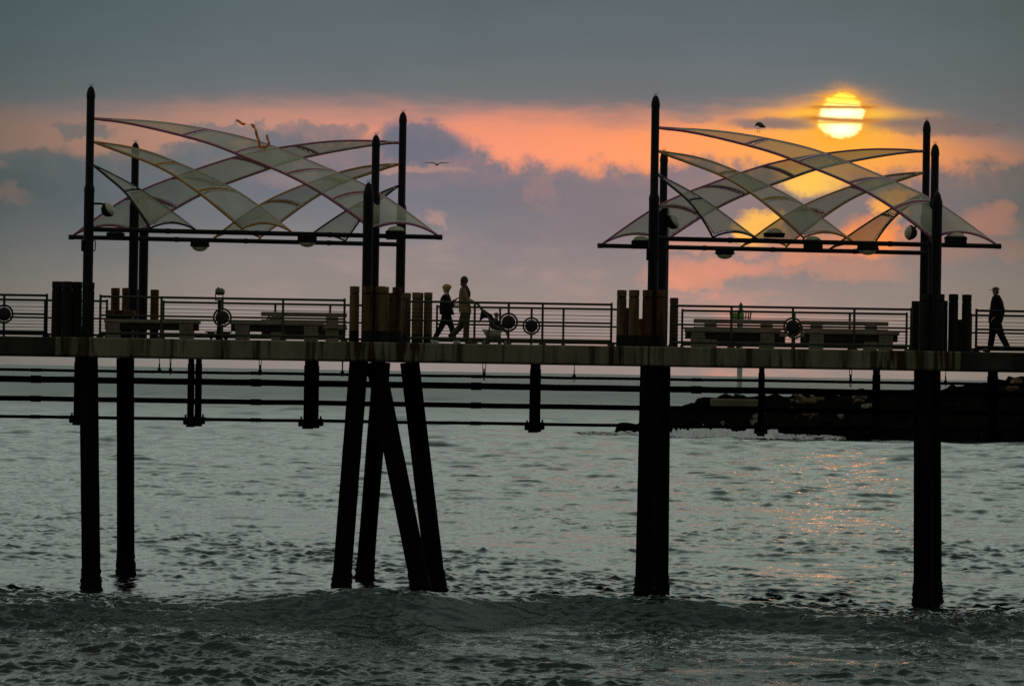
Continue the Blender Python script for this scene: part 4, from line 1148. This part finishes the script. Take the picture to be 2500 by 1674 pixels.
b = MB(); b.tube([q(835, 260, -.05), q(860, 340, -.10), q(885, 430, -.15), q(915, 520, -.17), q(905, 600, -.16)], [.05, .06, .06, .052, .02], 12, sq=[.04, .04, .03, .03, .015], up=(0, 1, 0))
b.tube([q(850, 260, .05), q(880, 340, .10), q(910, 430, .12), q(930, 500, .12)], [.05, .055, .05, .02], 12, sq=[.04, .04, .03, .015], up=(0, 1, 0)); b.build('long_hair_lock', M['brownhair'], wom)
b = MB(); b.tube([q(890, 300, -.05), q(925, 380, -.06), q(950, 460, -.07), q(955, 540, -.07)], [.025, .04, .045, .03], 10); b.build('scarf', M['scarf'], wom)
# --- man in a cap at the right edge
q = lambda zx, zy, dy: W(1960 + zx * .23057, 640 + zy * .23057, 2.6 + dy)
man, J, hc, fx, fu = person('person', q, dict(face=-1, tilt=-.05, hs=.12, head=(2035, 312), neck=(2050, 362), chest=(2060, 450), pelvis=(2035, 618),
    shoulder_near=(2068, 395), elbow_near=(2118, 505), hand_near=(2030, 585), shoulder_far=(2050, 395), elbow_far=(2040, 510), hand_far=(1992, 590), sw=.17, hy=.19,
    hip_near=(2050, 640), knee_near=(2108, 785), ankle_near=(2160, 885), toe_near=(2118, 932), heel_near=(2192, 895),
    hip_far=(2025, 640), knee_far=(2003, 785), ankle_far=(1985, 905), toe_far=(1905, 932), heel_far=(1982, 934), shoe='shoe_dark'),
    'person in a baseball cap and dark jacket, walking left at the right edge')
legs_cloth(man, J, M['blackcloth'], 1.15, cuff=.075)
b = lofted(man, 'jacket', M['blackcloth'], [(2028, 2082, 345), (2005, 2098, 370), (1990, 2122, 420), (1982, 2134, 480), (1972, 2137, 540), (1964, 2122, 600), (1966, 2112, 635)], q, [.07, .14, .18, .19, .19, .185, .18], wr=.012)
sleeve(b, J, 'near', .075, .06); sleeve(b, J, 'far', .075, .06); b.build('jacket', M['blackcloth'], man)
b = MB(); b.ell(hc + Vector((.02, 0, .045)), (.102, .088, .082), 18, 8, half=True); b.tube([hc + Vector((-.05, 0, .055)), hc + Vector((-.10, 0, .048)), hc + Vector((-.155, 0, .030))], [.012, .010, .006], 12, sq=[.082, .075, .05], up=(0, 1, 0)); b.build('cap', M['cap'], man)
b = MB(); b.ell(hc + Vector((.045, 0, -.01)), (.06, .083, .065), 14, 10); b.build('hair', M['brownhair'], man)

# ------------------------------------------------------------------ stroller and baby
YS = 3.0
q = QA(YS)
c0 = q(1480, 1470, 0)
st = thing('stroller', (c0.x, YS, DECK), 'three-tone folding stroller with dark seat, pale basket and small wheels', 'stroller')
HW = .23
b = MB()
for s_ in (-1, 1):
    b.tube([q(1092, 640, s_ * HW), q(1130, 690, s_ * HW), q(1240, 830, s_ * HW), q(1345, 950, s_ * HW), q(1372, 1060, s_ * HW), q(1362, 1180, s_ * HW), q(1310, 1340, s_ * HW), q(1262, 1405, s_ * HW)], .023, 8)
    b.tube([q(1330, 930, s_ * HW), q(1450, 1090, s_ * HW), q(1600, 1180, s_ * HW), q(1700, 1250, s_ * HW), q(1735, 1330, s_ * HW), q(1740, 1390, s_ * HW)], .023, 8)
    b.tube([q(1370, 1110, s_ * HW), q(1460, 1150, s_ * HW), q(1640, 1190, s_ * HW)], .010, 8)
b.cyl(q(1092, 640, -HW), q(1092, 640, HW), .015, seg=8); b.cyl(q(1262, 1405, -HW), q(1262, 1405, HW), .012, seg=8); b.cyl(q(1735, 1395, -HW), q(1735, 1395, HW), .012, seg=8)
b.build('frame', M['steel'], st)
b = MB()
b.prism([(p.x, p.z) for p in (q(1330, 930, 0), q(1385, 890, 0), q(1450, 960, 0), q(1480, 1090, 0), q(1610, 1110, 0), q(1640, 1180, 0), q(1560, 1200, 0), q(1400, 1185, 0), q(1362, 1080, 0))], YS - HW + .015, YS + HW - .015); b.build('seat', M['navy'], st)
b = MB()
sect = [q(1205, 770, 0), q(1270, 810, 0), q(1345, 880, 0), q(1400, 905, 0), q(1340, 960, 0), q(1250, 960, 0), q(1195, 1000, 0), q(1145, 1070, 0), q(1165, 980, 0), q(1180, 880, 0)]
b.prism([(p.x, p.z) for p in sect], YS - HW - .005, YS + HW + .005); b.build('folded_hood', M['navy'], st)
b = MB(); b.prism([(p.x, p.z) for p in (q(1112, 665, 0), q(1150, 668, 0), q(1215, 760, 0), q(1300, 825, 0), q(1425, 905, 0), q(1440, 1010, 0), q(1375, 1010, 0), q(1240, 880, 0), q(1165, 770, 0))], YS - HW + .03, YS + HW - .03); b.build('seat_back', M['navy'], st)
b = MB(); g = []
for f_, yw in ((0, HW - .03), (.35, HW - .03), (.75, HW - .05), (1, HW - .09)):
    l, r_ = q(1205 + 95 * f_, 1185 + 155 * f_, 0), q(1640 - 85 * f_, 1190 + 150 * f_, 0)
    g.append([(l.x, YS - yw, l.z), (l.x * .5 + r_.x * .5, YS - yw * 1.06, l.z - .012), (r_.x, YS - yw, r_.z), (r_.x, YS + yw, r_.z), (l.x * .5 + r_.x * .5, YS + yw * 1.06, l.z - .012), (l.x, YS + yw, l.z), (l.x, YS - yw, l.z)])
b.grid(g); b.add(g[-1][:6], [(0, 1, 2, 3, 4, 5)]); b.build('basket', M['canvas'], st)
b = MB(); l, r_ = q(1290, 1338, 0), q(1600, 1338, 0); b.bbox((l.x, YS - HW + .06, l.z - .07), (r_.x, YS + HW - .06, l.z + .004), .02); b.build('basket_base', M['navy'], st)
def wheel(cx, rr_, dy):
    c = q(cx, 1470, dy); c.z = DECK + rr_
    w = MB(); w.torus(c, rr_ - .018, .018, 'y', 24, 8); o = w.build('wheel', M['black'], st)
    w = MB(); w.torus(c, rr_ - .042, .008, 'y', 24, 6); w.cyl((c.x, c.y - .02, c.z), (c.x, c.y + .02, c.z), .016, seg=10)
    for k in range(5):
        a = k * 2 * math.pi / 5 + cx; w.cyl(c, (c.x + (rr_ - .04) * math.cos(a), c.y, c.z + (rr_ - .04) * math.sin(a)), .006, seg=5)
    w.build('rim', M['white'], o)
wheel(1255, .088, -HW - .03); wheel(1320, .075, HW + .03); wheel(1690, .086, -HW - .03); wheel(1752, .082, HW + .03)
cb = q(1510, 1090, 0)
baby = thing('person', (cb.x, YS, cb.z), 'baby with light brown hair sitting in the stroller', 'person')
J = {}; hcb = q(1510, 908, 0)
J['pelvis'] = (q(1480, 1090, 0), (.075, .07)); J['chest'] = (q(1485, 1010, 0), (.07, .065)); J['neck'] = (q(1498, 958, 0), .035); J['skull'] = (hcb, (.062, .060)); J['crown'] = (hcb + Vector((-.005, 0, .04)), (.045, .044))
Ed = [('pelvis', 'chest'), ('chest', 'neck'), ('neck', 'skull'), ('skull', 'crown')]
for s_, sd in ((-1, 'n'), (1, 'f')):
    J['sh' + sd] = (q(1490, 990, s_ * .08), .03); J['el' + sd] = (q(1530, 1060, s_ * .10), .025); J['ha' + sd] = (q(1580, 1080, s_ * .07), .02)
    J['hip' + sd] = (q(1500, 1100, s_ * .05), .045); J['kn' + sd] = (q(1610, 1110, s_ * .07), .034); J['ft' + sd] = (q(1655, 1195, s_ * .07), .028); J['to' + sd] = (q(1690, 1195, s_ * .07), .02)
    Ed += [('chest', 'sh' + sd), ('sh' + sd, 'el' + sd), ('el' + sd, 'ha' + sd), ('pelvis', 'hip' + sd), ('hip' + sd, 'kn' + sd), ('kn' + sd, 'ft' + sd), ('ft' + sd, 'to' + sd)]
    for k in range(5): 
        J[f'g{k}{sd}'] = (q(1598 + (6 if k in (1, 2) else 0) - (14 if k == 4 else 0), 1068 + k * 7, s_ * (.07 - (.01 if k == 4 else 0))), .006); Ed.append(('ha' + sd, f'g{k}{sd}'))
bb = skin_mesh('body', J, Ed, 'pelvis', M['skin'], baby)
push(bb, hcb + Vector((.062, 0, -.012)), .012, (.010, 0, 0)); push(bb, hcb + Vector((.04, 0, -.045)), .02, (.010, 0, -.004))
b = MB(); b.ell(hcb + Vector((-.012, 0, .022)), (.068, .064, .058), 16, 10); b.build('hair', M['babyhair'], baby)
b = MB(); b.tube([q(1500, 965, 0), q(1490, 1000, 0), q(1482, 1060, 0), q(1480, 1120, 0)], [.04, .075, .085, .08], 14, sq=[.045, .09, .10, .09], up=(0, 1, 0))
for sd in ('n', 'f'): b.tube([J['sh' + sd][0], J['el' + sd][0], J['ha' + sd][0]], [.042, .034, .028], 10); b.tube([J['hip' + sd][0], J['kn' + sd][0], J['ft' + sd][0]], [.056, .044, .036], 10)
b.build('snowsuit', M['navy'], baby)

# ------------------------------------------------------------------ birds
def fly(px, py, Y, span, label):
    c = W(px, py, Y); root = thing('gull', c, label, 'gull'); h = span / 2
    b = MB(); b.tube([c + Vector((-.02, -.22, .0)) * span, c + Vector((0, -.15, .01)) * span, c + Vector((0, 0, -.005)) * span, c + Vector((0, .12, 0)) * span, c + Vector((0, .22, .005)) * span], [.01 * span, .035 * span, .05 * span, .035 * span, .02 * span], 12); b.build('body', M['gull'], root)
    for s_ in (-1, 1):
        prof = [(0, 0), (.12, .055), (.30, .115), (.52, .135), (.78, .135), (1.0, .125)]
        g = []
        for i, (t, z) in enumerate(prof):
            cw = (.16, .17, .17, .15, .12, .05)[i] * span / 2 * 1.2; th = .024 * span * (1 - .5 * t)
            x_, zz, yb = s_ * t * h, z * h * 1.35 - .01 * span, -.03 * span + .05 * span * t
            g.append([c + Vector((x_, yb - cw * .4, zz)), c + Vector((x_, yb, zz + th)), c + Vector((x_, yb + cw, zz - th * .3)), c + Vector((x_, yb, zz - th)), c + Vector((x_, yb - cw * .4, zz))])
        b = MB(); b.grid(g); b.build('wing', M['gull'], root)
fly(1066.5, 402, 105, 1.18, 'grey gull gliding with spread wings between the two canopies')
fly(2437, 305, 830, 1.2, 'tiny distant gull in the sky near the right edge')
Yg = .75
c = W(1856, 308, Yg); root = thing('gull', (c.x, Yg, c.z - .17), 'brown gull standing on the upper edge of the right canopy', 'gull')
b = MB(); g_ = lambda zx, zy, dy=0: W(1430 + zx * .28706, 210 + zy * .28706, Yg + dy)
b.tube([g_(1434, 352), g_(1444, 340), g_(1452, 330), g_(1464, 324), g_(1485, 330), g_(1505, 343), g_(1522, 348), g_(1531, 347)], [.004, .012, .034, .055, .066, .05, .024, .006], 14)
b.build('body', M['gull_dark'], root)
for s_ in (-1, 1):
    b = MB(); b.tube([g_(1462, 328, s_ * .045), g_(1485, 336, s_ * .062), g_(1510, 346, s_ * .04), g_(1528, 347, s_ * .012)], [.02, .042, .028, .006], 10, sq=[.010, .016, .012, .004], up=(0, 1, 0)); b.build('wing', M['gull_dark'], root)
for zx, s_ in ((1463, -1), (1481, 1)):
    b = MB(); b.tube([g_(zx + 2, 350, s_ * .03), g_(zx, 372, s_ * .03), g_(zx + 1, 392, s_ * .03)], .006, 6); b.tube([g_(zx + 2, 392, s_ * .03), g_(zx - 8, 394, s_ * .03)], .006, 6); b.build('leg', M['gull_dark'], root)

# ------------------------------------------------------------------ ribbon caught on the left canopy
Yr = 1.2; z2 = lambda zx, zy, dy=0: W(560 + zx * .25513, 240 + zy * .25513, Yr + dy)
c = z2(320, 470); root = thing('ribbon', c, 'torn orange and red ribbon fluttering on top of the left canopy', 'ribbon')
def rib(pts, wid, b):
    n = 40; ts = np.linspace(0, 1, len(pts)); f_ = spline(ts, [tuple(p) for p in pts])
    path = [Vector(f_(i / n)) for i in range(n + 1)]; r = random.Random(3)
    ws = [wid * (.55 + .45 * abs(math.sin(i * .55)) + r.uniform(-.15, .15)) * (1 if 0 < i < n else .1) for i in range(n + 1)]
    b.tube(path, [w * 1.25 for w in ws], 8, sq=[max(.006, .35 * w * (1 + math.sin(i * .9))) for i, w in enumerate(ws)])
b = MB()
rib([z2(65, 208), z2(95, 225, .03), z2(125, 246, -.03), z2(150, 244)], .030, b)
b.tube([z2(150, 244), z2(180, 252, .03), z2(212, 250)], .006, 6)
rib([z2(210, 246), z2(235, 275, .04), z2(255, 320, -.04), z2(266, 370, .03), z2(285, 410, -.02), z2(288, 455, .02), z2(322, 476), z2(356, 466, .03), z2(378, 430, -.02), z2(366, 390, .02), z2(360, 344)], .032, b)
b.build('strip', M['streamer'], root)

# ------------------------------------------------------------------ breakwater, boulders, beacon, surf
YJ = 324.0; sj = S(YJ)
prof = [(1500, 1066), (1520, 1052), (1548, 1042), (1590, 1012), (1640, 992), (1700, 984), (1724, 975), (1760, 962), (1850, 966), (1900, 962), (2000, 960), (2150, 962), (2290, 954), (2330, 945), (2400, 938), (2450, 924), (2500, 915), (2700, 900), (3000, 900)]
px_ = np.array([p[0] for p in prof], float); py_ = np.array([p[1] for p in prof], float)
def crest(px): return W(px, float(np.interp(px, px_, py_)), YJ).z
b = MB(); rows = []; r = random.Random(5)
for i in range(90):
    px = 1500 + 1400 * i / 89; x = WX(px, YJ, 1000); h = max(crest(px) * 1.07, .05); row = []
    wdt = 3 + h * 1.7
    for t, f_ in ((-1, -.6), (-.7, .25), (-.42, .62), (-.15, .93), (.15, .93), (.5, .6), (1, -.6)):
        row.append((x + r.uniform(-.4, .4), YJ + t * wdt + r.uniform(-.5, .5), h * f_ * (1 + r.uniform(-.08, .05)) - (.6 if f_ < 0 else 0)))
    rows.append(row)
b.grid(rows); o = b.build('breakwater', M['rock_dark'], origin=(WX(2150, YJ, 1000), YJ, 0), ang=20); o['kind'] = 'structure'
def boulder_mesh(sd, mat):
    r = np.random.default_rng(sd); bm = bmesh.new(); bmesh.ops.create_icosphere(bm, subdivisions=3, radius=1.0)
    pl = r.normal(size=(15, 3)); pl /= np.linalg.norm(pl, axis=1)[:, None]; dd = r.uniform(.48, .9, 15)
    for v_ in bm.verts:
        p = np.array(v_.co)
        for n_, d_ in zip(pl, dd):
            e = p @ n_ - d_
            if e > 0: p = p - n_ * e * .9
        v_.co = Vector(p * np.array([1.15, .95, .8]))
    me = bpy.data.meshes.new('boulder'); bm.to_mesh(me); bm.free(); me.materials.append(mat)
    me.polygons.foreach_set('use_smooth', [True] * len(me.polygons)); me.set_sharp_from_angle(angle=R(20))
    return me
BM = {k: [boulder_mesh(20 + i * 7 + j, M[k]) for i in range(4)] for j, k in enumerate(('rock_dark', 'rock_pale', 'rock_rust'))}
LAB = {'rock_dark': 'wet black boulder in the dark mass of the breakwater on the right', 'rock_pale': 'pale grey boulder toned as lit in the stretch of the breakwater right of the beacon', 'rock_rust': 'rust brown boulder toned as lit in the stretch of the breakwater right of the beacon'}
r = random.Random(21)
first = {}
for i in range(215):
    px = r.uniform(1535, 2600) if i > 60 else r.uniform(1840, 2180)
    h = crest(px); t = r.uniform(.02, 1.02) ** .9
    wdt = 3 + h * 1.7
    y = YJ - wdt * (.88 - .74 * t); z = h * (t * .98) - .35
    rad = (.38 + .95 * r.random() ** 1.6) * (1 if h > 1.5 else .6)
    kind = 'rock_dark'
    if 1862 < px < 2150 and t > .36 + .3 * abs(px - 1980) / 190 and r.random() < .72: kind = 'rock_pale' if r.random() < .6 else 'rock_rust'
    elif 1775 < px < 1870 and .25 < t < .55: kind = 'rock_pale'
    elif px > 2425 and t > .8: kind = 'rock_rust'
    lab = LAB[kind]
    if kind == 'rock_rust' and px > 2425: lab = 'rust brown boulder on the highest crest of the breakwater at the right edge'; 
    src = r.choice(BM[kind])
    o = bpy.data.objects.new('boulder', src); C.objects.link(o)
    o.location = (WX(px, y, 1000), y, z); o.scale = (rad * r.uniform(.9, 1.3), rad, rad * r.uniform(.8, 1.05)); o.rotation_euler = (r.uniform(-.5, .5), r.uniform(-.5, .5), r.uniform(0, 6.28))
    tag(o, lab, 'boulder', 'boulders of the breakwater')
# a low rock off the tip
for px, y_, rad, lab in ((1533, YJ - 4, 1.5, 'low dark rock awash off the tip of the breakwater'), (1880, YJ - 9, 2.2, 'big black boulder at the waterline below the beacon'), (1738, YJ - 2, 2.3, 'big rounded dark boulder left of the ochre beacon footing')):
    o = bpy.data.objects.new('boulder', BM['rock_dark'][1]); C.objects.link(o); o.location = (WX(px, y_, 1000), y_, 2.2 if px == 1738 else .1); o.scale = (rad * 1.3, rad, rad * .75)
    tag(o, lab, 'boulder', 'boulders of the breakwater')
# flat slab the beacon stands on
b = MB(); x0, x1 = WX(1735, YJ - 4, 980), WX(1856, YJ - 4, 980); zt = W(1800, 974, YJ - 4).z
b.bbox((x0, YJ - 5, zt - .75), (x1, YJ + 2, zt), .12)
o = b.build('beacon_footing', M['slabrock'], origin=((x0 + x1) / 2, YJ - 1.5, zt - .75)); tag(o, 'flat ochre concrete footing at the tip of the breakwater', 'footing')
xb = WX(1806, YJ - 1, 900); root = thing('harbour_beacon', (xb, YJ - 1, zt), 'white harbour beacon post with green daymark panels and a green lantern', 'beacon')
Yb = YJ - 1; zb = lambda py: W(1806, py, Yb).z
b = MB(); b.cyl((xb, Yb, zt), (xb, Yb, zb(790)), .27, .25, 14); b.build('post', M['white'], root)
b = MB(); b.cyl((xb, Yb, zb(790)), (xb, Yb, zb(755)), .16, .14, 12); b.build('upper_post', M['black'], root)
px8 = lambda zx, zy: (WX(1480 + zx * .2135, Yb, 640 + zy * .2135), W(1806, 640 + zy * .2135, Yb).z)
for a_, c_ in (((1442, 580), (1499, 686)), ((1515, 580), (1572, 690))):
    (xa, z1), (xc, z0) = px8(*a_), px8(*c_); b = MB(); b.bbox((xa, Yb - .34, z0), (xc, Yb - .29, z1), .01); b.build('daymark_panel', M['green'], root)
b = MB(); (xl, z1), (xr, z0) = px8(1412, 555), px8(1660, 700); rad = (xr - xl) / 2; cxx = (xl + xr) / 2
for zz, rr_ in ((z1, rad), (z1 - .12, rad), ((z0 + z1) / 2, rad * .95), (z0, rad * .86)): b.torus((cxx, Yb, zz), rr_, .04, 'z', 24, 6)
for k in range(18):
    w = 2 * math.pi * k / 18; b.cyl((cxx + rad * math.cos(w), Yb + rad * math.sin(w), z1), (cxx + rad * .86 * math.cos(w), Yb + rad * .86 * math.sin(w), z0), .032, seg=5)
for k in range(6):
    w = 2 * math.pi * k / 6; b.cyl((cxx, Yb, z0), (cxx + rad * .86 * math.cos(w), Yb + rad * .86 * math.sin(w), z0), .04, seg=5)
b.build('cage', M['steel'], root)
(_, za), (_, zc) = px8(1540, 455), px8(1540, 560); xq, _ = px8(1540, 500); b = MB()
b.tube([(xq, Yb, zc), (xq, Yb, zc + (za - zc) * .2), (xq, Yb, zc + (za - zc) * .22), (xq, Yb, zc + (za - zc) * .7), (xq, Yb, zc + (za - zc) * .85), (xq, Yb, za)], [.26, .26, .17, .19, .10, .03], 14); b.build('lantern', M['greenlens'], root)
# surf along the foot of the rocks
b = MB(); r = random.Random(9); rows = []
n = 150
for i in range(n + 1):
    px = 1400 + (2060 - 1400) * i / n; x = WX(px, YJ - 12, 1040)
    env = max(0, math.sin(math.pi * i / n)) ** .6 * (1.0 if 1640 < px < 1900 else .45)
    yc = YJ - 13 - 2.0 * math.sin(px * .013)
    hgt = env * (.15 + .5 * abs(math.sin(px * .05 + 1) * math.sin(px * .021)) + r.uniform(0, .35))
    row = []
    for j in range(9):
        t = j / 8; row.append((x, yc - 2.5 * env + 6.0 * t * env + r.uniform(-.3, .3), -.25 + (hgt + .3) * math.sin(math.pi * t) ** 1.2 + r.uniform(-.08, .08) * env))
    rows.append(row)
b.grid(rows); o = b.build('surf', M['foam'], origin=(WX(1750, YJ, 1000), YJ - 11, 0), ang=60); tag(o, 'white surf breaking along the foot of the breakwater', None, None, 'stuff')
for o in bpy.data.objects:
    if '_o' in o: del o['_o']
